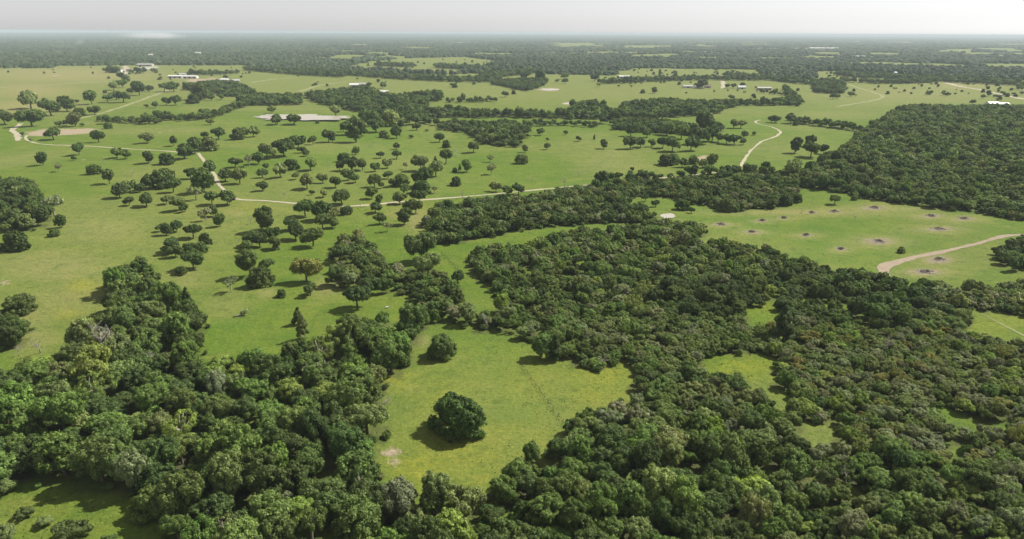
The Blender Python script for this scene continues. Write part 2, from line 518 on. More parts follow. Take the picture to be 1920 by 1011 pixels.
def crown_blobs(kind, r):
    """leaf masses at the branch ends: centres and radii, template crown radius about 5 m"""
    if kind == 'cedar':
        n = 62
        h = r.random(n) ** .8
        rr = (1 - h) ** .75 * 2.7 + .3
        th = r.random(n) * 6.283
        c = np.stack([np.cos(th) * rr * r.uniform(.55, 1, n), np.sin(th) * rr * r.uniform(.55, 1, n), 1.2 + h * 9.2], -1)
        return c, r.uniform(.55, 1.0, n) * (1.25 - .6 * h)
    P = {'oak': (54, (3.9, 3.9, 2.9), 4.7, (.9, 1.6), -.62), 'tall': (66, (3.7, 3.7, 4.5), 6.0, (.85, 1.6), -.8),
         'round': (96, (4.1, 4.1, 4.2), 3.9, (.75, 1.35), -.9), 'scrub': (30, (3.7, 3.7, 2.9), 3.9, (.9, 1.6), -.7),
         'sparse': (46, (4.1, 4.1, 3.2), 5.6, (.45, .95), -.5), 'layer': (44, (4.3, 4.3, 2.2), 5.0, (.8, 1.4), -.5)}[kind]
    n, ax, cz, (ra, rb), zmin = P
    if kind != 'sparse': n, ra, rb = int(n * 2.3), ra * .5, rb * .74
    # several leaders, each with its own uneven dome, so that no crown is a ball
    m = int(r.integers(3, 7))
    A = np.array(ax)
    lead = unit(r, m) * A * r.uniform(.3, .62, m)[:, None]
    lead[:, 2] = lead[:, 2] * .8 + r.uniform(-.2, .25, m) * ax[2]
    siz = r.uniform(.42, .72, m) if kind != 'round' else r.uniform(.55, .75, m)
    li_ = r.choice(m, n * 5, p=siz ** 2 / (siz ** 2).sum())
    d = unit(r, n * 5)
    p_ = lead[li_] + d * A * (siz[li_] * r.uniform(.6, 1.05, n * 5))[:, None]
    keep = p_[:, 2] / ax[2] > zmin
    for k in range(m):
        keep &= (np.linalg.norm((p_ - lead[k]) / A, axis=1) > siz[k] * .55) | (li_ == k)
    d = p_ = p_[keep][:n]
    c = p_.copy()
    c[:, 2] += cz
    rr = r.uniform(ra, rb, len(d))
    if kind == 'round':                     # skirts that hang to the grass
        th = r.random(34) * 6.283
        q_ = r.uniform(2.6, 4.0, 34)
        c = np.vstack([c, np.stack([np.cos(th) * q_, np.sin(th) * q_, r.uniform(.7, 3.0, 34)], -1)])
        rr = np.concatenate([rr, r.uniform(.6, 1.05, 34)])
    c[:, 2] = np.maximum(c[:, 2], rr * .8)
    c[:, :2] -= (c[:, :2].max(0) + c[:, :2].min(0)) / 2 * .7
    c[:, :2] *= 5.0 / np.percentile(np.hypot(c[:, 0], c[:, 1]) + rr * .9, 92)
    return c, rr


def crown_mesh(name, blobs, r, nleaf, leaf, core=.74):
    c, rr = blobs
    w = rr ** 2
    m = int(nleaf * 2.2)
    bi = r.choice(len(c), m, p=w / w.sum())
    d = unit(r, m)
    cen = np.array([0, 0, c[:, 2].mean() - 1.0])
    o = c[bi] - cen
    o /= np.linalg.norm(o, axis=1)[:, None] + 1e-6
    d = d + .45 * o + np.array([0, 0, .3]); d /= np.linalg.norm(d, axis=1)[:, None]
    p = c[bi] + d * (rr[bi] * np.where(r.random(m) < .09, r.uniform(1.1, 1.5, m), r.uniform(.7, 1.15, m)))[:, None]
    keep = np.ones(m, bool)
    for k in range(len(c)):
        keep &= (np.linalg.norm(p - c[k], axis=1) > rr[k] * .72) | (bi == k)
    p, d, bi = p[keep][:nleaf], d[keep][:nleaf], bi[keep][:nleaf]
    n = len(p)
    nm = d + .5 * unit(r, n); nm /= np.linalg.norm(nm, axis=1)[:, None]
    tt = np.cross(nm, unit(r, n)); tt /= np.linalg.norm(tt, axis=1)[:, None] + 1e-9
    bb = np.cross(nm, tt)
    s = leaf * r.uniform(.55, 1.25, n)[:, None]
    e = s * r.uniform(.55, .95, n)[:, None]
    fold = nm * s * r.uniform(-.3, .3, n)[:, None]
    V = np.stack([p - tt * s, p - bb * e + fold, p + tt * s, p + bb * e + fold], 1).reshape(-1, 3)
    Fq = np.arange(4 * n).reshape(n, 4)
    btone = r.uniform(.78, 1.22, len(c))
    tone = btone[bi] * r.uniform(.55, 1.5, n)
    # opaque darker core added inside each leaf mass to stop light leaking through
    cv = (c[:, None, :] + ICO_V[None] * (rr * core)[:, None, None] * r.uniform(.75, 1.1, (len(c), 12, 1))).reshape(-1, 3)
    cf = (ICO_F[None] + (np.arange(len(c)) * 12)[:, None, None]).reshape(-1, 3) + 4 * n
    V = np.vstack([V, cv])
    me = bpy.data.meshes.new(name)
    me.vertices.add(len(V)); me.vertices.foreach_set('co', V.astype(np.float32).ravel())
    li = np.concatenate([Fq.ravel(), cf.ravel()]).astype(np.int32)
    me.loops.add(len(li)); me.loops.foreach_set('vertex_index', li)
    ls = np.concatenate([np.arange(n) * 4, 4 * n + np.arange(len(cf)) * 3]).astype(np.int32)
    me.polygons.add(len(ls)); me.polygons.foreach_set('loop_start', ls)
    me.update(calc_edges=True)
    me.polygons.foreach_set('use_smooth', np.zeros(len(ls), bool))
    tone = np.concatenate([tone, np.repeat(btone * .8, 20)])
    me.attributes.new('leaf_tone', 'FLOAT', 'FACE').data.foreach_set('value', tone.astype(np.float32))
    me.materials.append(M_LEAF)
    return me


def trunk_mesh(name, blobs, r, mat, nlimb=9, thick=.34):
    c, rr = blobs
    zt = max(1.2, c[:, 2].min() * .9)
    lean = r.normal(0, .25, 2)
    top = np.array([lean[0], lean[1], zt + .8])
    mb = MB()
    mb.add(tube([(0, 0, -.5), (0, 0, 0.1), (lean[0] * .4, lean[1] * .4, zt * .5), top], thick * 1.35, thick * .8, 7))
    for k in r.choice(len(c), min(nlimb, len(c)), replace=False):
        q = c[k]
        mid = top * .5 + q * .5 + r.normal(0, .3, 3) + np.array([0, 0, -.3])
        mb.add(tube([top - np.array([0, 0, .35]), mid, q], thick * .55, .06, 5))
    return mb.mesh(name, mat, True)


def dead_mesh(name, r, height=8.0, spread=.9, twigs=3, thick=.3):
    mb = MB()

    def grow(p, d, ln, rad_, lv):
        d = d / np.linalg.norm(d)
        q1 = p + d * ln * .5 + r.normal(0, .06 * ln, 3)
        q2 = p + d * ln + r.normal(0, .08 * ln, 3)
        mb.add(tube([p, q1, q2], rad_, rad_ * .55, 5 if lv < 2 else 4))
        if lv >= twigs: return
        for _ in range(r.integers(3, 5)):
            dd = d + spread * unit(r, 1)[0]
            dd[2] += .15
            grow(q1 + (q2 - q1) * r.random(), dd, ln * r.uniform(.5, .75), rad_ * .5, lv + 1)
    grow(np.array([0, 0, -.4]), np.array([r.normal(0, .1), r.normal(0, .1), 1]), height * .5, thick, 0)
    return mb.mesh(name, M_DEAD, True)


KINDS = ('oak', 'oak', 'oak', 'oak', 'tall', 'tall', 'tall', 'round', 'round', 'scrub', 'scrub', 'scrub', 'sparse', 'sparse', 'layer', 'layer', 'cedar')
VAR = {}
NEAR, MIDC, TRUNK = [], [], []
mid_objs, far_objs, near_objs = [], [], []
for i, k in enumerate(KINDS):
    r = np.random.default_rng(100 + i)
    bl = crown_blobs(k, r)
    sp = k == 'sparse'
    NEAR.append(crown_mesh('crown', bl, r, 3200 if sp else 9000, .2 if sp else .27, .45 if sp else .74))
    MIDC.append(crown_mesh('crown', bl, r, 1000 if sp else 2000, .42 if sp else .56, .5 if sp else .76))
    TRUNK.append(trunk_mesh('trunk', bl, r, M_DEAD if sp else M_BARK, 20 if sp else 10))
    VAR.setdefault(k, []).append(i)
    far = crown_mesh('far_crown', bl, r, 340, .95, .8)
    for lst, me in ((near_objs, NEAR[-1]), (mid_objs, MIDC[-1]), (far_objs, far)):
        lst.append(bpy.data.objects.new('leafy_%s' % k, me))
DEADM = [dead_mesh('branches', np.random.default_rng(300 + i), 8, 1.0, 3, .28) for i in range(4)]

TONE = {'dark': ((.080, .120, .032), 'dark green'), 'deep': ((.104, .150, .040), 'deep green'), 'mid': ((.140, .198, .050), 'mid green'),
        'fresh': ((.132, .205, .045), 'fresh green'), 'lime': ((.210, .280, .058), 'lime green'), 'olive': ((.182, .225, .074), 'olive green'),
        'grey': ((.208, .232, .118), 'grey-green'), 'yellow': ((.225, .230, .064), 'yellowish green')}


def tint_of(tone, r):
    c = np.array(TONE[tone][0]) * r.uniform(.85, 1.18) * r.uniform(.93, 1.07, 3)
    return [float(q) for q in c]


ORD = ['zeroth', 'first', 'second', 'third', 'fourth', 'fifth', 'sixth', 'seventh', 'eighth', 'ninth', 'tenth', 'eleventh', 'twelfth', 'thirteenth',
       'fourteenth', 'fifteenth', 'sixteenth', 'seventeenth', 'eighteenth', 'nineteenth', 'twentieth']
SHAPE = {'oak': 'broad', 'tall': 'tall', 'round': 'dense round', 'scrub': 'low', 'sparse': 'thin-leaved', 'layer': 'flat-topped', 'cedar': 'pointed'}


def plant(name, label, cat, group, x, y, R, vi, tone, rot, r, near=True, hz=1.0):
    s = R / 5.0
    a = float(r.uniform(.86, 1.16))
    o = thing(name, label, cat, (x, y, float(relief(x, y)) - .05), rot, group, (s * a, s * (2.02 - a), s * hz))
    o.rotation_euler = (float(r.normal(0, .05)), float(r.normal(0, .05)), rot)
    obj('trunk', TRUNK[vi], o)
    c = obj('crown', (NEAR if near else MIDC)[vi], o)
    c['tint'] = tint_of(tone, r)
    return o


# ------------------------------------------------------------------ scattered pasture trees, read off the photograph: (x, base y, width) per survey sheet
TILES = [
    ((0, 220), 4, [(403, 168, 110), (742, 187, 92), (1108, 195, 96), (1305, 215, 75), (325, 358, 92), (594, 285, 100), (555, 325, 40), (880, 305, 95), (945, 312, 75),
                   (440, 410, 58, 'sparse'), (712, 425, 105, 'round'), (822, 498, 92, 'tall'), (1118, 345, 90), (1253, 352, 118, 'round'), (1385, 312, 130), (1465, 275, 130), (1575, 245, 130),
                   (1540, 160, 60), (1640, 165, 100), (1785, 165, 110), (1840, 152, 80), (1900, 147, 95), (1765, 375, 90), (1870, 370, 80, 'sparse'), (1690, 480, 115), (1800, 497, 122),
                   (1430, 462, 92), (1570, 432, 120), (1530, 560, 165), (1470, 622, 110, 'sparse'), (900, 602, 130), (980, 562, 110), (970, 662, 82), (1055, 562, 80), (1125, 540, 115), (1230, 525, 185), (1300, 562, 112),
                   (1100, 667, 122), (1250, 650, 80), (1350, 700, 112), (1390, 712, 72), (1705, 657, 122), (1590, 655, 112), (1550, 775, 105, 'sparse'), (1650, 820, 88, 'tall'), (1600, 742, 92),
                   (1205, 857, 66), (1250, 885, 82), (1330, 857, 95), (1450, 907, 132), (1545, 977, 95, 'tall'), (1290, 1015, 140), (1430, 1015, 110), (1890, 965, 130), (1850, 1000, 90),
                   (410, 745, 165, 'sparse'), (460, 827, 82), (408, 892, 76, 'round'), (125, 992, 185, 'round'), (60, 862, 82), (815, 85, 62), (170, 140, 30), (230, 182, 26)]),
    ((480, 220), 4, [(150, 57, 90), (285, 57, 96), (460, 46, 30), (430, 205, 68), (545, 187, 100), (575, 187, 60), (320, 230, 112), (380, 292, 62), (340, 268, 62), (210, 292, 155), (80, 312, 120),
                     (20, 352, 92), (185, 452, 112), (270, 392, 112), (410, 397, 112), (300, 467, 60, 'olive'), (50, 452, 82, 'olive'), (75, 392, 60), (630, 402, 72), (660, 332, 92), (748, 280, 60, 'tall'),
                     (932, 307, 66), (1055, 312, 72), (1055, 242, 60), (1120, 392, 48, 'sparse'), (720, 402, 112), (800, 397, 92), (895, 407, 76), (985, 382, 82, 'olive'), (990, 462, 72), (745, 492, 82), (690, 472, 92),
                     (385, 537, 122, 'olive'), (500, 492, 82, 'olive'), (595, 527, 88), (505, 600, 72), (420, 582, 42), (50, 552, 82), (890, 522, 102), (940, 532, 52), (1090, 512, 125), (1030, 522, 82), (1110, 572, 78),
                     (1240, 402, 125, 'olive'), (1350, 442, 122, 'olive'), (1260, 522, 155), (1240, 572, 132), (1340, 572, 60, 'sparse'), (1425, 347, 122), (1345, 352, 32, 'cedar'), (1630, 267, 92), (1375, 187, 72), (1428, 227, 66),
                     (1755, 337, 60, 'sparse'), (1580, 412, 82, 'tall'), (1530, 397, 26, 'cedar'), (1490, 412, 42), (1500, 512, 82), (1765, 432, 82, 'sparse'), (1800, 557, 92, 'olive'), (1880, 582, 84),
                     (645, 652, 142), (680, 727, 92), (870, 612, 92), (920, 652, 62, 'tall'), (895, 717, 98), (1080, 652, 102), (1220, 642, 125), (1200, 717, 115), (1140, 712, 82), (1110, 805, 122), (930, 802, 92),
                     (985, 857, 82, 'sparse'), (370, 742, 145), (500, 772, 155), (590, 782, 105), (500, 842, 145), (570, 832, 90), (85, 852, 155), (130, 922, 115), (270, 852, 115), (300, 917, 135), (430, 967, 165), (30, 972, 125),
                     (145, 987, 105), (660, 977, 135), (760, 962, 135), (750, 187, 145), (700, 132, 125), (900, 112, 125), (850, 62, 155), (960, 152, 72), (1055, 157, 92), (1000, 62, 155), (1090, 82, 62), (1205, 97, 62),
                     (1200, 52, 105), (1130, 62, 55), (790, 140, 90), (655, 110, 60)]),
    ((960, 220), 4, [(210, 137, 62), (133, 77, 68), (265, 177, 28), (403, 132, 36), (495, 180, 46), (615, 167, 18, 'cedar'), (265, 242, 50), (690, 237, 58, 'tall'), (70, 347, 94), (98, 262, 46), (885, 237, 112), (965, 227, 92),
                     (1045, 222, 62), (1130, 232, 92), (1200, 257, 132), (1200, 187, 62), (890, 142, 102), (1010, 152, 82), (1160, 132, 122), (1270, 162, 132), (1340, 252, 122), (1400, 202, 155), (1500, 180, 120), (1430, 122, 180), (1545, 187, 82),
                     (1610, 200, 85), (1665, 205, 90), (1740, 157, 62), (1735, 207, 52), (1660, 82, 82), (1715, 82, 80), (1150, 358, 115, 'round'), (1205, 352, 105, 'round'), (1275, 374, 82), (1360, 347, 92), (1495, 372, 82), (1430, 377, 72, 'olive'),
                     (678, 502, 128), (50, 582, 104), (1275, 692, 105, 'round'), (1345, 717, 46), (1600, 702, 115, 'round'), (1000, 632, 62), (1075, 672, 62), (970, 682, 62), (860, 662, 84), (900, 402, 34, 'scrub'), (1815, 135, 40, 'scrub')]),
    ((1440, 220), 4, [(50, 42, 72), (170, 47, 92), (205, 62, 40), (200, 267, 95), (320, 300, 125), (315, 222, 92), (415, 277, 72, 'tall'), (490, 292, 52), (195, 462, 155), (310, 432, 115), (165, 367, 62), (275, 522, 105, 'round'), (345, 532, 88),
                      (155, 527, 62), (125, 657, 112, 'round'), (212, 637, 78, 'round'), (498, 652, 84), (645, 620, 52), (65, 667, 52), (1000, 1015, 58, 'round')]),
    ((0, 460), 4, [(1058, 202, 155, 'round'), (165, 512, 195, 'round'), (1365, 217, 95, 'round'), (1455, 178, 155), (1320, 92, 105), (1250, 62, 84), (1500, 55, 110), (1415, 502, 98, 'cedar'), (1735, 352, 115, 'sparse'), (1890, 240, 170)]),
    ((480, 460), 4, [(40, 300, 190), (85, 200, 120), (150, 32, 62), (380, 275, 195, 'yellow'), (410, 377, 115), (190, 387, 72, 'round'), (455, 137, 52), (310, 597, 78, 'cedar'), (350, 705, 95, 'cedar'), (760, 467, 205, 'layer'), (1515, 275, 105),
                     (1240, 128, 235), (1290, 235, 190, 'olive'), (650, 120, 150, 'layer')]),
    ((0, 40), 3, [(30, 582, 92), (175, 492, 112), (180, 592, 132), (290, 532, 112), (380, 507, 88), (447, 532, 66), (435, 462, 20), (518, 467, 78), (535, 527, 62), (605, 457, 62), (695, 457, 78), (655, 442, 62), (640, 387, 62), (690, 372, 60),
                  (715, 347, 40), (685, 332, 40), (590, 410, 26), (780, 397, 72), (840, 397, 46), (785, 417, 72), (740, 407, 42), (925, 397, 64), (980, 397, 72), (875, 487, 46), (935, 472, 52), (990, 472, 62), (825, 487, 26), (880, 542, 36),
                  (600, 577, 62), (660, 562, 42), (712, 572, 42), (748, 562, 40), (800, 572, 42), (840, 577, 72), (335, 592, 42), (375, 587, 42), (425, 592, 78), (465, 592, 26), (1085, 462, 64), (1130, 442, 84), (1190, 447, 36), (1245, 442, 42),
                  (1560, 580, 66), (1655, 580, 78), (1530, 517, 52), (1870, 467, 52), (1890, 532, 74), (1185, 582, 42), (660, 290, 50), (625, 290, 50), (595, 290, 36), (780, 295, 45), (870, 290, 36), (810, 292, 40), (740, 292, 26)]),
    ((640, 40), 3, [(233, 377, 42), (155, 372, 32), (638, 374, 34), (1035, 327, 52), (1115, 337, 62), (1260, 327, 46), (1258, 352, 40), (1215, 347, 30), (1425, 337, 46), (1450, 370, 30), (1763, 405, 34), (1695, 405, 28), (925, 427, 42), (970, 410, 26),
                    (400, 265, 16), (1560, 370, 14), (1630, 372, 16)]),
    ((1280, 40), 3, [(850, 302, 22), (1040, 302, 20), (945, 424, 36), (845, 438, 40), (870, 436, 30), (1465, 418, 26), (1690, 434, 28), (1600, 352, 36), (1630, 467, 34), (500, 570, 46), (525, 572, 46), (275, 442, 36), (395, 427, 22), (525, 407, 22),
                     (250, 377, 28), (285, 377, 32), (335, 377, 42), (410, 377, 14), (110, 378, 60), (85, 378, 40), (1885, 380, 38), (1860, 417, 22), (1905, 412, 22), (20, 408, 14)]),
]


def zone(px, py):
    if py < 218:
        return 'far fields at left' if px < 640 else ('far middle fields' if px < 1280 else 'far fields at right')
    if px > 1430 and py < 400: return 'field edge near curved road'
    if px > 1000 and py < 340: return 'meadow left of curved road'
    if px > 1000: return 'scrub edge above brush piles'
    if px < 400 and py < 300: return 'pasture along thin track'
    if px < 470 and py < 480: return 'left pasture below the track'
    if py < 300: return 'upper oak grove'
    if py < 386: return 'oak grove above gravel road'
    if py < 470: return 'pasture just below gravel road'
    return 'middle pasture above lower wood'


TREES = []
for (ox, oy), sc, rows in TILES:
    for row in rows:
        kind = row[3] if len(row) > 3 else None
        TREES.append([ox + row[0] / sc, oy + row[1] / sc, row[2] / sc, kind])
SPECIAL = {
    'lone': [858, 808, 98, 'round', 'large dark dense tree standing alone in the bright front meadow', 'dark'],
    'edge': [829, 668, 56, 'round', 'dark rounded tree casting shade at the top of the front meadow', 'deep'],
    'pine': [1014, 672, 42, 'tall', 'bushy green tree at front meadow corner beside the fence end', 'mid'],
    'coned': [1040, 674, 30, 'cedar', 'dark pointed tree beside bushy tree at the fence end', 'dark'],
    'bush': [722, 730, 15, 'scrub', 'small dark leaning bush at left rim of the front meadow', 'dark'],
    'spire': [1468, 640, 40, 'cedar', 'tall dark spire-like tree beside small clearing in right wood', 'dark'],
}
rt = np.random.default_rng(11)
recs = []
for px, py, w, kind in TREES:
    tone = None
    if kind in ('olive', 'yellow'):
        tone, kind = kind, 'oak'
    if kind is None:
        kind = str(rt.choice(['oak', 'oak', 'oak', 'layer', 'round', 'tall'], p=[.3, .25, .15, .1, .12, .08]))
    if tone is None:
        tone = 'grey' if kind == 'sparse' else str(rt.choice(['dark', 'deep', 'mid', 'olive'], p=[.38, .34, .14, .14]))
    recs.append(dict(px=px, py=py, w=w, kind=kind, tone=tone, zone=zone(px, py), label=None))
zones = {}
for q in recs: zones.setdefault(q['zone'], []).append(q)
for zn, lst in zones.items():
    lst.sort(key=lambda q: -q['py'])
    per = max(5, min(9, int(math.ceil(len(lst) ** .5))))
    for ri in range(0, len(lst), per):
        row = sorted(lst[ri:ri + per], key=lambda q: q['px'])
        for k, q in enumerate(row):
            q['label'] = '%s %s oak, %s from left, %s row of %s' % (TONE[q['tone']][1], SHAPE[q['kind']], ORD[k + 1], ORD[ri // per + 1], q['zone'])
for v in SPECIAL.values():
    recs.append(dict(px=v[0], py=v[1], w=v[2], kind=v[3], tone=v[5], label=v[4], zone=None))
taken = []
for q in recs:
    x, y, z = [float(a) for a in ground(q['px'], q['py'])]
    pm = float(project(x, y, z)[2])
    R = q['w'] / 2 / pm * 1.0
    if q['kind'] == 'cedar': R *= 1.6
    vi = int(rt.choice(VAR[q['kind']]))
    dist = math.hypot(x, y)
    nm = {'cedar': 'cedar_tree', 'scrub': 'bush'}.get(q['kind'], 'oak_tree')
    cat = {'cedar': 'cedar tree', 'scrub': 'bush'}.get(q['kind'], 'oak tree')
    lab = q['label'] if nm == 'oak_tree' else q['label'].replace(' oak,', ' %s,' % ('cedar' if nm == 'cedar_tree' else 'bush'))
    plant(nm, lab, cat, 'trees scattered over the pasture', x, y, R, vi, q['tone'], float(rt.random() * 6.28), rt, dist < 420, float(rt.uniform(.98, 1.25)) if q['zone'] and q['kind'] != 'round' and q['py'] > 240 else float(rt.uniform(.92, 1.08)))
    taken.append((x, y, R))

# bare and dead trees
DEADS = [(197, 306, 10, 'dead tree on pasture beside thin track under round trees'), (249, 330, 11, 'grey dead tree in left pasture between two small oaks'),
         (470, 420, 16, 'pale bare tree alone right of left pasture oaks'), (616, 312, 12, 'small bare tree at the top middle of the oak grove'),
         (701, 277, 10, 'bare stick-like tree near the top of the oak grove'), (534, 371, 13, 'bare tree just above the left part of gravel road'),
         (676, 390, 12, 'bare grey tree standing at the lowest dip of gravel road'), (867, 373, 18, 'pale bare tree touching the gravel road right of the grove'),
         (855, 295, 18, 'bare crooked tree on open slope right of the grove'), (1060, 351, 18, 'pale bare tree beside gravel road left of the lone road oak'),
         (1086, 331, 14, 'bare tree on open meadow above the lone road oak'), (997, 342, 13, 'bare tree on meadow above the gravel road middle'),
         (1502, 401, 9, 'thin bare tree at the top edge of burnt field'), (1605, 414, 10, 'slim bare tree standing inside the burnt field'),
         (1459, 425, 9, 'leaning bare stub at left rim of the burnt field'), (448, 456, 6, 'bare standing snag left of the middle oaks'),
         (686, 350, 6, 'bare snag standing inside the lower oak grove'), (190, 672, 62, 'big pale leafless tree rising from the lower-left wood'),
         (298, 893, 34, 'bleached dead tree with forked trunk in lower-left wood'), (292, 690, 40, 'bare pale branches among right rim of lower-left wood'),
         (76, 662, 34, 'leaning bare tree at upper rim of lower-left wood'), (34, 668, 20, 'small bleached dead tree by the left picture edge'),
         (1005, 848, 18, 'short bleached dead stump tree at the bottom of front meadow'), (914, 618, 36, 'pinkish bare tree at the top edge of front meadow'),
         (742, 512, 12, 'two-pronged bare snag behind the middle copse'), (1655, 665, 34, 'grey bare tree amid the right-hand wood'),
         (1130, 690, 30, 'bare tan tree at right rim of front meadow')]
DEADS += [(415, 905, 30, 'bare grey tree in the middle of the lower-left wood'), (150, 760, 34, 'pale bare crown in the left part of lower-left wood'), (560, 930, 30, 'bare twiggy tree near bottom of lower-left wood'),
          (1225, 905, 26, 'bare grey tree near bottom of right-hand wood, left part'), (1745, 770, 28, 'bare grey tree in the olive scrub of right-hand wood'), (1560, 905, 26, 'bare tree below the small lower clearing of right-hand wood'),
          (1850, 720, 26, 'bare tan tree near right picture edge in olive scrub'), (1180, 560, 22, 'bare grey tree in upper part of right-hand wood'), (1290, 770, 26, 'bare tree below the middle clearing of right-hand wood'),
          (715, 775, 36, 'pale bare tree on left rim of the front meadow'), (1150, 800, 30, 'tan bare crown at right corner of front meadow'), (640, 520, 16, 'bare tree at left rim of middle copse')]
for k, (px, py, w, lab) in enumerate(DEADS):
    x, y, z = [float(a) for a in ground(px, py)]
    pm = float(project(x, y, z)[2])
    s = max(.35, w / pm / 7.0)
    o = thing('dead_tree', lab, 'dead tree', (x, y, z - .1), k * 1.3, 'leafless trees', (s, s, s * 1.05))
    obj('branches', DEADM[k % 4], o)

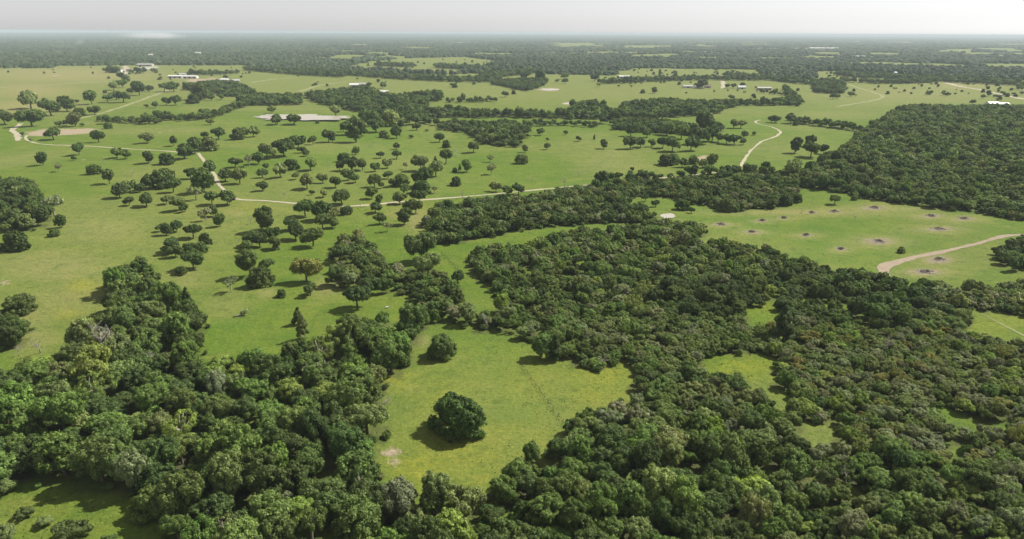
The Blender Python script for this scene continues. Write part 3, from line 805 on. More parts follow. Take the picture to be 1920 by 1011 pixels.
# ------------------------------------------------------------------ woods
B = 1180
WOODS = {
    'lower-left wood': dict(poly=[(195, 505), (255, 500), (285, 515), (340, 552), (362, 590), (366, 676), (400, 668), (455, 655), (500, 660), (516, 697), (530, 655), (560, 638), (600, 648), (640, 605), (690, 590), (745, 575), (782, 600),
                                  (786, 655), (765, 680), (705, 715), (712, 760), (704, 822), (704, 880), (750, 915), (830, 908), (900, 942), (960, 965), (1020, 1015), (1100, B), (420, B), (330, 1011), (310, 985), (270, 955), (180, 918), (100, 903), (-120, 890),
                                  (-120, 700), (0, 692), (60, 668), (110, 690), (150, 622), (185, 590), (235, 572), (190, 535)],
                            R=(3.4, 6.6), mix=[('tall', .4), ('oak', .3), ('round', .14), ('scrub', .12), ('sparse', .04)],
                            tones=[('dark', .22), ('deep', .25), ('mid', .25), ('fresh', .14), ('lime', .04), ('olive', .08), ('grey', .02)], sp=.86),
    'middle copse': dict(poly=[(628, 455), (660, 442), (700, 450), (716, 475), (718, 495), (760, 505), (790, 490), (822, 505), (848, 525), (862, 562), (885, 580), (935, 590), (945, 622), (905, 620), (870, 605), (800, 612), (775, 622), (770, 590), (800, 580), (770, 560), (735, 553), (700, 556),
                               (660, 555), (615, 535), (622, 495)],
                         R=(2.6, 4.8), mix=[('oak', .4), ('tall', .3), ('scrub', .2), ('sparse', .1)], tones=[('dark', .25), ('deep', .3), ('mid', .2), ('olive', .18), ('grey', .07)], sp=1.08),
    'upper middle wood': dict(poly=[(800, 405), (830, 382), (900, 372), (1000, 368), (1040, 355), (1100, 350), (1130, 343), (1200, 338), (1300, 330), (1380, 322), (1440, 318), (1480, 322), (1505, 340), (1485, 378), (1440, 392), (1370, 397), (1330, 388), (1290, 386), (1260, 372), (1200, 368), (1165, 372), (1180, 385),
                                    (1240, 402), (1200, 417), (1130, 418), (1060, 424), (980, 434), (900, 447), (820, 458), (803, 440)],
                              R=(2.6, 4.4), mix=[('oak', .35), ('tall', .25), ('scrub', .3), ('sparse', .1)], tones=[('dark', .3), ('deep', .3), ('mid', .15), ('olive', .15), ('grey', .1)], sp=.85),
    'right-hand wood': dict(poly=[(865, 478), (900, 462), (1000, 452), (1060, 434), (1150, 424), (1220, 412), (1300, 415), (1316, 425), (1312, 460), (1296, 482), (1325, 455), (1350, 452), (1420, 462), (1500, 484), (1600, 508), (1660, 520), (1690, 510), (1705, 530), (1750, 522), (1800, 533), (2050, 525), (2050, 580), (1920, 590), (1815, 582), (1810, 622), (1850, 632),
                                  (1920, 642), (2060, 650), (2160, B), (1100, B), (1020, 1015), (960, 965), (925, 935), (945, 890), (1000, 850), (1070, 825), (1072, 795), (1110, 765), (1190, 742), (1203, 715), (1130, 697), (1090, 682), (1060, 668), (1050, 660), (985, 645), (940, 625), (920, 600), (940, 570), (905, 540), (893, 505)],
                            R=(2.3, 4.4), mix=[('scrub', .42), ('oak', .26), ('tall', .16), ('sparse', .14), ('round', .06)], tones=[('dark', .12), ('deep', .2), ('mid', .24), ('fresh', .08), ('lime', .04), ('olive', .22), ('grey', .10)], sp=.86),
    'far right forest': dict(poly=[(1545, 292), (1600, 262), (1615, 245), (1640, 228), (1690, 200), (1720, 196), (1800, 198), (2080, 195), (2080, 425), (1900, 412), (1880, 408), (1800, 395), (1730, 386), (1660, 377), (1600, 366), (1540, 357), (1500, 352), (1475, 322), (1530, 308)],
                             R=(3.6, 5.6), mix=[('oak', .45), ('tall', .25), ('scrub', .3)], tones=[('dark', .25), ('deep', .35), ('mid', .22), ('olive', .18)], sp=.86),
    'right edge thicket': dict(poly=[(1842, 472), (1880, 462), (1925, 440), (2050, 440), (2050, 510), (1890, 508), (1868, 482)], R=(2.6, 4.2), mix=[('oak', .5), ('round', .5)], tones=[('dark', .5), ('deep', .5)], sp=.95),
    'left edge grove': dict(poly=[(-120, 330), (0, 335), (45, 330), (75, 365), (88, 412), (72, 428), (40, 432), (-120, 430)], R=(3.6, 5.6), mix=[('oak', .6), ('tall', .4)], tones=[('dark', .5), ('deep', .4), ('olive', .1)], sp=.85),
    'left edge thicket': dict(poly=[(-120, 590), (20, 592), (50, 606), (40, 645), (20, 652), (-120, 655)], R=(3.2, 4.6), mix=[('oak', .5), ('tall', .5)], tones=[('dark', .3), ('deep', .4), ('mid', .3)], sp=.85),
    'village wood': dict(poly=[(560, 176), (640, 166), (687, 160), (717, 175), (750, 178), (800, 171), (827, 171), (827, 191), (803, 191), (800, 206), (847, 201), (923, 207), (1020, 207), (1067, 207), (1073, 191), (1130, 191), (1137, 204), (1163, 204), (1173, 191), (1207, 187), (1257, 186), (1280, 188), (1357, 188),
                               (1390, 189), (1460, 186), (1485, 180), (1462, 163), (1475, 160), (1507, 190), (1500, 199), (1390, 199), (1355, 206), (1350, 213), (1280, 219), (1207, 221), (1160, 225), (1073, 223), (973, 221), (840, 221), (740, 221), (690, 212), (640, 205), (600, 195)], R=(4.0, 6.2), mix=[('oak', .6), ('tall', .4)],
                         tones=[('dark', .4), ('deep', .4), ('mid', .2)], sp=1.0),
    'long hedgerow': dict(poly=[(343, 158), (383, 152), (443, 154), (473, 167), (482, 176), (566, 177), (563, 197), (467, 198), (440, 206), (400, 222), (330, 228), (318, 222), (380, 212), (440, 196), (460, 183), (417, 181), (410, 174), (383, 188), (360, 195), (353, 184), (370, 171), (347, 169)], R=(3.8, 6.0),
                          mix=[('oak', .6), ('tall', .4)], tones=[('dark', .4), ('deep', .4), ('mid', .2)], sp=1.0),
    'slope wood': dict(poly=[(825, 228), (855, 226), (890, 228), (960, 226), (992, 240), (990, 256), (970, 277), (900, 272), (893, 258), (872, 250), (842, 247), (822, 245)], R=(3.0, 4.6), mix=[('oak', .6), ('tall', .4)], tones=[('dark', .5), ('deep', .3), ('olive', .2)], sp=1.0),
    'knoll wood': dict(poly=[(1152, 226), (1210, 222), (1265, 226), (1300, 232), (1345, 228), (1360, 245), (1320, 258), (1240, 250), (1150, 245)], R=(3.2, 4.8), mix=[('oak', .7), ('round', .3)], tones=[('dark', .5), ('deep', .5)], sp=1.0),
    'field corner wood': dict(poly=[(920, 152), (980, 146), (1025, 146), (1025, 158), (1000, 169), (985, 171), (950, 164), (925, 159)], R=(4.0, 6.0), mix=[('oak', .7), ('round', .3)], tones=[('dark', .5), ('deep', .5)], sp=1.0),
    'far clump': dict(poly=[(1520, 152), (1580, 150), (1588, 170), (1575, 177), (1530, 175)], R=(4.5, 6.5), mix=[('oak', .7), ('round', .3)], tones=[('dark', .5), ('deep', .5)], sp=1.0),
}
HOLES = [[(1402, 572), (1455, 560), (1462, 575), (1450, 612), (1402, 606)], [(1308, 676), (1380, 668), (1452, 662), (1452, 735), (1420, 725), (1390, 702), (1308, 692)], [(1488, 795), (1578, 793), (1545, 838), (1500, 832)],
         [(1775, 825), (1812, 812), (1803, 852), (1780, 857)], [(978, 500), (1003, 494), (1000, 506), (982, 512)], [(1190, 558), (1275, 552), (1272, 562), (1210, 568)], [(1255, 488), (1292, 485), (1290, 493), (1258, 495)],
         [(880, 520), (920, 530), (935, 570), (900, 575)], [(1225, 505), (1262, 503), (1256, 515), (1228, 517)], [(690, 562), (770, 566), (780, 590), (700, 590)]]
# hedgerows and thin tree belts: base line, depth in metres, crown radius
BELTS = [([(288, 218), (320, 227), (366, 222), (416, 212), (450, 203)], 22, 4.6), ([(838, 193), (880, 193), (928, 192)], 22, 5), ([(540, 134), (640, 141), (740, 149), (850, 154), (940, 156)], 90, 6), ([(350, 141), (395, 141), (440, 139)], 50, 6),
         ([(455, 132), (520, 138), (570, 142), (640, 146)], 60, 6), ([(1533, 156), (1580, 155), (1640, 156)], 35, 6), ([(1128, 158), (1170, 157), (1240, 153), (1330, 151), (1430, 152)], 50, 6), ([(983, 238), (1020, 237), (1062, 237)], 14, 4.2),
         ([(1072, 238), (1095, 238), (1114, 240)], 14, 4.2), ([(1128, 233), (1150, 236)], 14, 4.6), ([(1495, 232), (1540, 238), (1590, 244), (1620, 250)], 30, 5), ([(1600, 146), (1700, 150), (1800, 156), (1930, 162)], 160, 6), ([(1640, 158), (1720, 157), (1800, 150)], 60, 5),
         ([(1380, 147), (1430, 150), (1500, 158), (1540, 160)], 120, 6), ([(1430, 175), (1475, 180)], 10, 5), ([(650, 237), (700, 228), (770, 226), (800, 234)], 25, 4.6), ([(180, 228), (230, 231), (290, 233)], 12, 3.2), ([(1130, 342), (1240, 338), (1380, 326), (1440, 322)], 10, 3.6),
         ([(820, 236), (890, 242), (960, 240)], 14, 4.4), ([(1385, 195), (1440, 196), (1500, 196)], 16, 5), ([(1280, 208), (1350, 207)], 40, 5.5), ([(703, 124), (740, 126), (772, 127)], 90, 7), ([(815, 128), (870, 131), (930, 135)], 120, 7), ([(900, 150), (960, 143), (1000, 140)], 120, 7)]


def pick(pairs, r, n):
    k = [p[0] for p in pairs]; w = np.array([p[1] for p in pairs])
    return r.choice(k, n, p=w / w.sum()).astype(object)


rw = np.random.default_rng(21)
WT = []                                    # x, y, R, kind, tone, wood
cell = {}


def free(x, y, R, k):
    g = 9.0
    i, j = int(x // g), int(y // g)
    for a in (-1, 0, 1):
        for b_ in (-1, 0, 1):
            for (qx, qy, qr) in cell.get((i + a, j + b_), ()):
                m = k * (R + qr) * .72
                if (qx - x) ** 2 + (qy - y) ** 2 < m * m: return False
    cell.setdefault((i, j), []).append((x, y, R))
    return True


for (x, y, R) in taken: free(x, y, R, 0)
for wn_, w in WOODS.items():
    P = np.array(w['poly'], float)
    x, y, _ = ground(P[:, 0], P[:, 1])
    x0, x1, y0, y1 = x.min(), x.max(), y.min(), y.max()
    Rm = sum(w['R']) / 2
    n = int((x1 - x0) * (y1 - y0) / (Rm * Rm) * 4.0)
    cx, cy = rw.uniform(x0, x1, n), rw.uniform(y0, y1, n)
    big = smooth_noise(cx, cy, 45, 5) * .5 + .5
    R = w['R'][0] + (w['R'][1] - w['R'][0]) * np.clip(rw.random(n) * .6 + big * .4, 0, 1)
    R *= np.where(rw.random(n) < .22, rw.uniform(.5, .8, n), 1.0)
    kind = pick(w['mix'], rw, n)
    tone = pick(w['tones'], rw, n)
    z = relief(cx, cy)
    bx_, by_, pm = project(cx, cy, z)
    if wn_ == 'right-hand wood':            # stands of different growth within this wood
        STANDS = [((bx_ > 1440) & (by_ > 625) & (by_ < 880) & (by_ < 700 + (bx_ - 1440) * .6), [('olive', .42), ('grey', .3), ('mid', .12), ('lime', .06), ('yellow', .1)], .78, [('scrub', .6), ('sparse', .15), ('oak', .25)]),
                  ((bx_ > 1440) & (by_ <= 610), [('dark', .5), ('deep', .35), ('mid', .15)], 1.12, [('oak', .6), ('round', .2), ('tall', .2)]),
                  ((bx_ > 1750) & (by_ <= 610), [('olive', .5), ('grey', .35), ('dark', .15)], .9, [('scrub', .7), ('oak', .3)]),
                  ((bx_ > 1080) & (bx_ < 1440) & (by_ > 600) & (by_ < 715), [('olive', .45), ('mid', .25), ('grey', .18), ('deep', .12)], .85, [('scrub', .7), ('sparse', .1), ('oak', .2)]),
                  ((bx_ > 1250) & (bx_ < 1430) & (by_ > 540) & (by_ < 605), [('dark', .6), ('deep', .4)], 1.15, [('oak', .5), ('round', .5)]),
                  ((by_ > 850) & (bx_ < 1500), [('deep', .34), ('mid', .3), ('dark', .16), ('fresh', .12), ('lime', .03), ('olive', .05)], 1.3, [('tall', .4), ('oak', .5), ('round', .1)]),
                  ((bx_ > 1080) & (bx_ < 1300) & (by_ > 740) & (by_ < 830), [('olive', .4), ('grey', .3), ('mid', .3)], .95, [('scrub', .6), ('oak', .4)])]
        for msk, tns, kR, mx_ in STANDS:
            q_ = np.nonzero(msk)[0]
            tone[q_] = pick(tns, rw, len(q_)); kind[q_] = pick(mx_, rw, len(q_)); R[q_] *= kR
    hh = R * np.where(kind == 'tall', 2.1, 1.6)
    tx_, ty_, _ = project(cx, cy, z + hh * .8)
    wob = smooth_noise(cx, cy, 11, 41) * 9 * np.clip(pm / 5, .2, 1.3)       # ragged wood edges
    wob2 = smooth_noise(cx, cy, 13, 42) * 7 * np.clip(pm / 5, .2, 1.3)
    ok = inside(w['poly'], bx_ + wob, by_ + wob2) & inside(w['poly'], tx_ + wob, ty_ + wob2)
    if wn_ == 'right-hand wood': ok &= (smooth_noise(cx, cy, 12, 51) + .5 * smooth_noise(cx, cy, 30, 52)) < .7
    for h in HOLES: ok &= ~inside(h, bx_ + wob, by_ + wob2) & ~inside(h, tx_ + wob, ty_ + wob2) & ~inside(h, bx_ + wob, by_ - hh * pm * .4) & ~inside(h, bx_ + R * pm * .7, by_ - hh * pm * .4) & ~inside(h, bx_ - R * pm * .7, by_ - hh * pm * .4)
    for i in np.nonzero(ok)[0]:
        if free(cx[i], cy[i], R[i], w['sp']):
            WT.append((float(cx[i]), float(cy[i]), float(R[i]), str(kind[i]), str(tone[i]), wn_))
for pts, depth, Rb in BELTS:
    x, y, _ = ground([p[0] for p in pts], [p[1] for p in pts])
    Pl = catmull(np.stack([x, y], -1), Rb * .8)
    m = max(1, int(depth / (Rb * 1.5)))
    for p in Pl:
        for _ in range(m):
            q = p + rw.normal(0, 1.5, 2) + np.array([0, rw.uniform(0, depth)])
            R = Rb * rw.uniform(.6, 1.1)
            if free(q[0], q[1], R, .95):
                WT.append((float(q[0]), float(q[1]), R, str(rw.choice(['oak', 'tall'])), str(rw.choice(['dark', 'deep', 'mid'], p=[.45, .4, .15])), 'belt'))

# loose small trees dotted over the far fields
for (x0, x1, y0, y1, cnt, Ra) in ((1600, 1930, 150, 182, 70, 3.6), (1180, 1430, 131, 150, 60, 4.5), (1130, 1330, 148, 160, 40, 4), (0, 560, 124, 142, 30, 4), (180, 470, 132, 150, 26, 4), (640, 940, 112, 136, 26, 5), (540, 900, 140, 165, 22, 4), (1540, 1700, 136, 150, 26, 4.5), (1300, 1500, 170, 185, 10, 3.4), (1850, 1930, 150, 190, 30, 4.5)):
    for qx_, qy_ in zip(rw.uniform(x0, x1, cnt), rw.uniform(y0, y1, cnt)):
        x, y, z = [float(a) for a in ground(qx_, qy_)]
        R = Ra * rw.uniform(.5, 1.15)
        if free(x, y, R, 1.0): WT.append((x, y, R, str(rw.choice(['oak', 'tall', 'round'])), str(rw.choice(['dark', 'deep'])), 'belt'))
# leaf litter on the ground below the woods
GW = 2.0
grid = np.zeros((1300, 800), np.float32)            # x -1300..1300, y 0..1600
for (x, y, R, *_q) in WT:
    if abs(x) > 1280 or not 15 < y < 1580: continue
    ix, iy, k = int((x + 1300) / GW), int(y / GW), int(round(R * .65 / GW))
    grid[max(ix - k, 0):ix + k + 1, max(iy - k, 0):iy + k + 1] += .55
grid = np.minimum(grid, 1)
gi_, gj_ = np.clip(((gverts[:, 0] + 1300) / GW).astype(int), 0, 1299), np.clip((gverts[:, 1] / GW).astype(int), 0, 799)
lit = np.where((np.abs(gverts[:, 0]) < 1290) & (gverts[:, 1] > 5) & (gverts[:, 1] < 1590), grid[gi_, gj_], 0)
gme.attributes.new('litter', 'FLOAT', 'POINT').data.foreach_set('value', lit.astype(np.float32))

# the 300 that show largest stand as single trees, the others as one mass
ar = np.array([(a[0], a[1], a[2]) for a in WT])
bx_, by_, pm = project(ar[:, 0], ar[:, 1], ar[:, 2] * 1.1)
size = np.where((bx_ > 5) & (bx_ < 1915) & (by_ < 1003) & (ar[:, 1] > 50), pm * ar[:, 2], 0)
order = np.argsort(-size)
top = set(order[:300].tolist())
groups = {}
for i in top: groups.setdefault(WT[i][5], []).append(i)
for wname, ids in groups.items():
    ids.sort(key=lambda i: -by_[i])
    per = max(5, min(18, int(math.ceil(len(ids) ** .5)) + 2))
    for ri in range(0, len(ids), per):
        row = sorted(ids[ri:ri + per], key=lambda i: bx_[i])
        for k, i in enumerate(row):
            x, y, R, kind, tone, _ = WT[i]
            lab = '%s %s tree, %s from left, %s row of %s' % (TONE[tone][1], SHAPE[kind], ORD[k + 1], ORD[ri // per + 1], wname)
            plant('woodland_tree', lab, 'tree', 'trees of the ' + wname, x, y, R, int(rw.choice(VAR[kind])), tone, float(rw.random() * 6.28), rw, True, float(rw.uniform(.8, 1.3)))

# leftover trees + undergrowth: one mass placed by points
rest = [WT[i] for i in range(len(WT)) if i not in top]
under = []
for (x, y, R, kind, tone, wn_) in WT:
    d = math.hypot(x, y)
    for _ in range(1 if d < 620 else 0):
        a = rw.random() * 6.28
        under.append((x + math.cos(a) * R * 1.05, y + math.sin(a) * R * 1.05, rw.uniform(.9, 1.9), 'scrub', str(rw.choice(['deep', 'mid', 'olive', 'fresh'])), wn_))


def mass(name, items, collections, label=None):
    """items placed as instances of leafy meshes; one object"""
    n = len(items)
    me = bpy.data.meshes.new(name)
    P = np.array([(a[0], a[1], 0) for a in items], np.float32)
    P[:, 2] = relief(P[:, 0], P[:, 1]) - .1
    me.vertices.add(n); me.vertices.foreach_set('co', P.ravel())
    r = np.random.default_rng(5)
    dist = np.hypot(P[:, 0], P[:, 1])
    nk = len(KINDS)
    lod = np.where(dist < 330, 0, np.where(dist < 700, 1, 2))
    vi = np.array([int(r.choice(VAR[a[3]])) for a in items])
    me.attributes.new('pick', 'INT', 'POINT').data.foreach_set('value', (vi + lod * nk).astype(np.int32))
    me.attributes.new('turn', 'FLOAT', 'POINT').data.foreach_set('value', r.uniform(0, 6.28, n).astype(np.float32))
    sc = np.array([a[2] / 5 for a in items])
    sa = r.uniform(.82, 1.18, n)
    sv = np.stack([sc * sa, sc * (2 - sa), sc * r.uniform(.75, 1.3, n)], -1).astype(np.float32)
    me.attributes.new('size', 'FLOAT_VECTOR', 'POINT').data.foreach_set('vector', sv.ravel())
    tn = np.array([tint_of(a[4], r) + [1.0] for a in items], np.float32)
    me.attributes.new('tint', 'FLOAT_COLOR', 'POINT').data.foreach_set('color', tn.ravel())
    o = obj(name, me)
    tag(o, label, None, None, 'stuff')
    g = bpy.data.node_groups.new(name, 'GeometryNodeTree')
    g.interface.new_socket('Geometry', in_out='INPUT', socket_type='NodeSocketGeometry')
    g.interface.new_socket('Geometry', in_out='OUTPUT', socket_type='NodeSocketGeometry')
    NN, LL = g.nodes.new, g.links.new
    gi, go = NN('NodeGroupInput'), NN('NodeGroupOutput')
    ci = NN('GeometryNodeCollectionInfo')
    ci.inputs['Collection'].default_value = collections
    ci.inputs['Separate Children'].default_value = True
    ci.inputs['Reset Children'].default_value = True
    ip = NN('GeometryNodeInstanceOnPoints')
    ip.inputs['Pick Instance'].default_value = True

    def na(nm, typ):
        q = NN('GeometryNodeInputNamedAttribute'); q.data_type = typ; q.inputs['Name'].default_value = nm
        return q.outputs['Attribute']
    cmb = NN('ShaderNodeCombineXYZ')
    LL(na('turn', 'FLOAT'), cmb.inputs[2])
    LL(gi.outputs[0], ip.inputs['Points'])
    LL(ci.outputs[0], ip.inputs['Instance'])
    LL(na('pick', 'INT'), ip.inputs['Instance Index'])
    LL(cmb.outputs[0], ip.inputs['Rotation'])
    LL(na('size', 'FLOAT_VECTOR'), ip.inputs['Scale'])
    LL(ip.outputs[0], go.inputs[0])
    o.modifiers.new('scatter', 'NODES').node_group = g
    return o


lib = bpy.data.collections.new('leaf_library')     # never linked to the scene: only a source of shapes
for k, o in enumerate(near_objs + mid_objs + far_objs):
    o.name = 'leafy_%03d' % k
    lib.objects.link(o)
mass('woodland', rest, lib, 'dense mass of mixed green trees filling the woods and hedgerows')
mass('undergrowth', under, lib, 'low green scrub growing between the trees of the woods')

# ------------------------------------------------------------------ far forest to the horizon
FF = [(-400, 40), (2320, 48), (2320, 152), (1920, 151), (1870, 148), (1800, 148), (1700, 142), (1630, 135), (1530, 134), (1530, 150), (1430, 147), (1420, 131), (1190, 128), (1150, 142), (1060, 140), (960, 137), (930, 134), (900, 138), (840, 140), (640, 138),
      (540, 134), (455, 123), (290, 122.5), (100, 124), (95, 128), (-400, 130)]
FHOLES = [[(640, 127), (700, 115), (780, 109), (870, 107), (938, 115), (895, 132), (840, 139), (660, 129)], [(1590, 117), (1650, 116.5), (1820, 122), (1815, 129), (1700, 126), (1590, 123)], [(1840, 119), (1960, 121), (1960, 129), (1850, 129)],
          [(1060, 84), (1110, 82.5), (1115, 84), (1070, 85.6)], [(1370, 91), (1560, 90), (1560, 93), (1380, 93.5)], [(1180, 103), (1260, 101), (1290, 106), (1190, 107)], [(1290, 107), (1380, 107), (1380, 110), (1300, 110)], [(950, 88), (990, 87), (990, 88.6), (955, 89)],
          [(1600, 107), (1680, 107), (1680, 109.5), (1600, 109.5)], [(1700, 97), (1830, 96), (1830, 98), (1700, 98.6)], [(1160, 88), (1230, 87), (1230, 89), (1165, 89.5)]]
rs_ = np.random.default_rng(71)
for _ in range(60):
    sx_, sy_ = rs_.uniform(560, 1920), rs_.uniform(78, 112)
    ln_, th_s = rs_.uniform(25, 110), (sy_ - 60) * rs_.uniform(.045, .09)
    FHOLES.append([(sx_, sy_), (sx_ + ln_ * .3, sy_ - th_s), (sx_ + ln_, sy_ - th_s * .7), (sx_ + ln_ * .9, sy_ + th_s), (sx_ + ln_ * .4, sy_ + th_s * .8)])
rf_ = np.random.default_rng(33)
fx, fy, fr = [], [], []
d = 1700.0
while d < 41000:
    step = .0062 * d
    ang = np.arange(-.78, .78, .0062) + rf_.uniform(-.003, .003)
    ang = ang + rf_.normal(0, .0016, len(ang))
    dd = d + rf_.uniform(-.5, .5, len(ang)) * .013 * d
    fx.append(np.sin(ang) / np.cos(ang) * dd); fy.append(dd); fr.append(np.full(len(ang), max(7.0, .0043 * d)))
    d *= 1.0125
fx, fy, fr = np.concatenate(fx), np.concatenate(fy), np.concatenate(fr)
qx, qy, _ = project(fx, fy, 0 * fx)
ok = inside(FF, qx, qy)
for h in FHOLES: ok &= ~inside(h, qx, qy)
ok &= (smooth_noise(fx, fy, 420, 8) + .5 * smooth_noise(fx, fy, 130, 9)) < np.where(fx > .0 * fy, .72, 1.1)
fx, fy, fr = fx[ok], fy[ok], fr[ok]
n = len(fx)
ridge = 55 * np.exp(-((fx + 9000) / 9000) ** 2) * np.clip((fy - 14000) / 8000, 0, 1) + 22 * np.exp(-((fx - 3000) / 9000) ** 2) * np.clip((fy - 20000) / 9000, 0, 1)
hgt = rf_.uniform(7.5, 14.0, n) * (1 + .25 * smooth_noise(fx, fy, 300, 4))
DOME = np.array([(1, 0, .0), (.5, .87, .0), (-.5, .87, .0), (-1, 0, .0), (-.5, -.87, .0), (.5, -.87, .0), (.62, .36, .72), (0, .72, .72), (-.62, .36, .72), (-.62, -.36, .72), (0, -.72, .72), (.62, -.36, .72), (0, 0, 1.0)])
DF = [(i, (i + 1) % 6, 6 + i) for i in range(6)] + [((i + 1) % 6, 6 + (i + 1) % 6, 6 + i) for i in range(6)] + [(6 + i, 6 + (i + 1) % 6, 12) for i in range(6)]
DF = np.array(DF)
fv = DOME[None] * np.stack([fr, fr * 1.2, hgt], -1)[:, None, :] * rf_.uniform(.75, 1.2, (n, 13, 1))
fv += np.stack([fx, fy, ridge], -1)[:, None, :]
ffc = (DF[None] + (np.arange(n) * 13)[:, None, None]).reshape(-1, 3)
M_FAR, t, N, L, out = new_mat('far_canopy')
fa = N('ShaderNodeAttribute'); fa.attribute_name = 'canopy'
fbs = N('ShaderNodeBsdfPrincipled'); fbs.inputs['Roughness'].default_value = .9; fbs.inputs['Specular IOR Level'].default_value = .1
nzf = N('ShaderNodeTexNoise'); nzf.inputs['Scale'].default_value = .22; nzf.inputs['Detail'].default_value = 4
tcf = N('ShaderNodeTexCoord'); L(tcf.outputs['Object'], nzf.inputs['Vector'])
hs = N('ShaderNodeHueSaturation'); mrf = N('ShaderNodeMapRange'); mrf.inputs[1].default_value = .3; mrf.inputs[2].default_value = .7; mrf.inputs[3].default_value = .45; mrf.inputs[4].default_value = 1.5
L(nzf.outputs[0], mrf.inputs[0]); L(mrf.outputs[0], hs.inputs['Value']); L(fa.outputs['Color'], hs.inputs['Color'])
L(hs.outputs[0], fbs.inputs['Base Color']); L(fbs.outputs[0], out.inputs[0])
fme = mesh_np('far_forest', fv.reshape(-1, 3), ffc, M_FAR)
base = np.array([(.030, .050, .020), (.040, .062, .024), (.052, .070, .030), (.070, .080, .042)])
fc = base[rf_.choice(4, n, p=[.4, .35, .17, .08])] * (1 + .25 * smooth_noise(fx, fy, 600, 12))[:, None]
fc = np.repeat(np.column_stack([fc, np.ones(n)])[:, None, :], 13, 1).reshape(-1, 4)
fme.attributes.new('canopy', 'FLOAT_COLOR', 'POINT').data.foreach_set('color', fc.astype(np.float32).ravel())
tag(obj('far_forest', fme), 'unbroken dark forest reaching to the hazy horizon', None, None, 'stuff')
print('TREES', len(recs), 'WOOD', len(WT), 'rest', len(rest), 'under', len(under), 'far', n)

# ------------------------------------------------------------------ brush piles in the burnt field
PLAB = ['burnt brush pile farthest left, beside the stock pond field edge', 'dark burnt brush pile in ash ring, second from field left end', 'small burnt brush pile above the left ash rings',
        'small brush pile beside the leaning stub', 'burnt brush pile left of two at the field top', 'burnt brush pile right of two at the field top', 'wide brush pile near forest edge at field top middle',
        'lone dark brush pile in the left middle of burnt field', 'brush pile at the field bottom left near wood', 'tidy pale ash ring with pile in the centre of burnt field', 'burnt pile close below the forest at field right',
        'farthest right burnt pile under the forest edge', 'large ash ring with pile right of the field centre', 'ash ring with pile touching the dirt road', 'broad ash ring with pile nearest the dirt road bend']
for k, (px, py, w, h) in enumerate(PILES):
    x, y, z = [float(a) for a in ground(px, py)]
    pm = float(project(x, y, z)[2])
    R = w / pm / 2
    r = np.random.default_rng(400 + k)
    o = thing('brush_pile', PLAB[k], 'brush pile', (x, y, z), 0, 'burnt brush piles in the right field')
    th = np.linspace(0, 6.283, 18, endpoint=False)
    q = R * .36 * (1 + r.uniform(-.4, .4, 18))
    V = [(0, 0, .45)] + [(math.cos(a) * b_ * .55, math.sin(a) * b_ * .55, .3 + r.uniform(-.05, .1)) for a, b_ in zip(th, q)] + [(math.cos(a) * b_, math.sin(a) * b_, -.05) for a, b_ in zip(th, q)]
    Fb = [(0, 1 + i, 1 + (i + 1) % 18) for i in range(18)] + [(1 + i, 19 + i, 19 + (i + 1) % 18, 1 + (i + 1) % 18) for i in range(18)]
    obj('ash_bed', mesh_np('ash_bed', V, Fb, M_ASH, True), o)
    for nm, mat, cnt, sp_, th_ in (('charred_logs', M_CHAR, 30, .36, .12), ('pale_branches', M_DEAD, 22, .45, .08)):
        mb = MB()
        for _ in range(cnt):
            c = r.normal(0, R * sp_ * .5, 2)
            a = r.random() * 6.28
            ln = r.uniform(.8, 2.6)
            z0 = max(.25, 1.3 - .9 * math.hypot(*c) / (R * .3)) * r.uniform(.3, 1)
            dz = r.uniform(-.35, .35)
            d_ = np.array([math.cos(a), math.sin(a), dz]) * ln / 2
            p = np.array([c[0], c[1], z0 + .2])
            mb.add(tube([p - d_, p + r.normal(0, .1, 3), p + d_], th_ * r.uniform(.6, 1.3), th_ * .5, 4))
        tag(obj(nm, mb.mesh(nm, mat), o), kind='stuff')

# ------------------------------------------------------------------ fences, logs
M_POST = simple_mat('weathered_post', (0.17, 0.15, 0.12), .95, .3, 4)
M_WIRE = simple_mat('fence_wire', (0.16, 0.15, 0.14), .6, .1, 4, .4, .6)


def fence(label, a, b_, spacing=4.0):
    x, y, _ = ground([a[0], b_[0]], [a[1], b_[1]])
    n = int(math.hypot(x[1] - x[0], y[1] - y[0]) / spacing)
    o = thing('wire_fence', label, 'fence', (float(x[0]), float(y[0]), 0), 0, None)
    pm_ = MB().add(tube([(0, 0, -.3), (.02, 0, .6), (0, .02, 1.35)], .065, .055, 6)).mesh('post', M_POST)
    tops = []
    for k in range(n + 1):
        f = k / n
        xx, yy = x[0] + (x[1] - x[0]) * f, y[0] + (y[1] - y[0]) * f
        zz = float(relief(xx, yy))
        obj('post', pm_, o, (xx - x[0], yy - y[0], zz)).rotation_euler = (random.uniform(-.08, .08), random.uniform(-.08, .08), random.random() * 6)
        tops.append((xx - x[0], yy - y[0], zz))
    for h in (.45, .8, 1.15):
        obj('wire', MB().add(tube([(p[0], p[1], p[2] + h) for p in tops], .018, .018, 4)).mesh('wire', M_WIRE), o)
    return tops, (float(x[0]), float(y[0]))


FEN = [('wire fence crossing the front meadow from tree pair down to wood', (974, 680), (1066, 808)), ('wire fence on the grass gap right of the middle copse', (828, 476), (868, 516))]
tuft_lines = []
for lab, a, b_ in FEN:
    tops, o0 = fence(lab, a, b_)
    tuft_lines += [(p[0] + o0[0], p[1] + o0[1]) for p in tops]

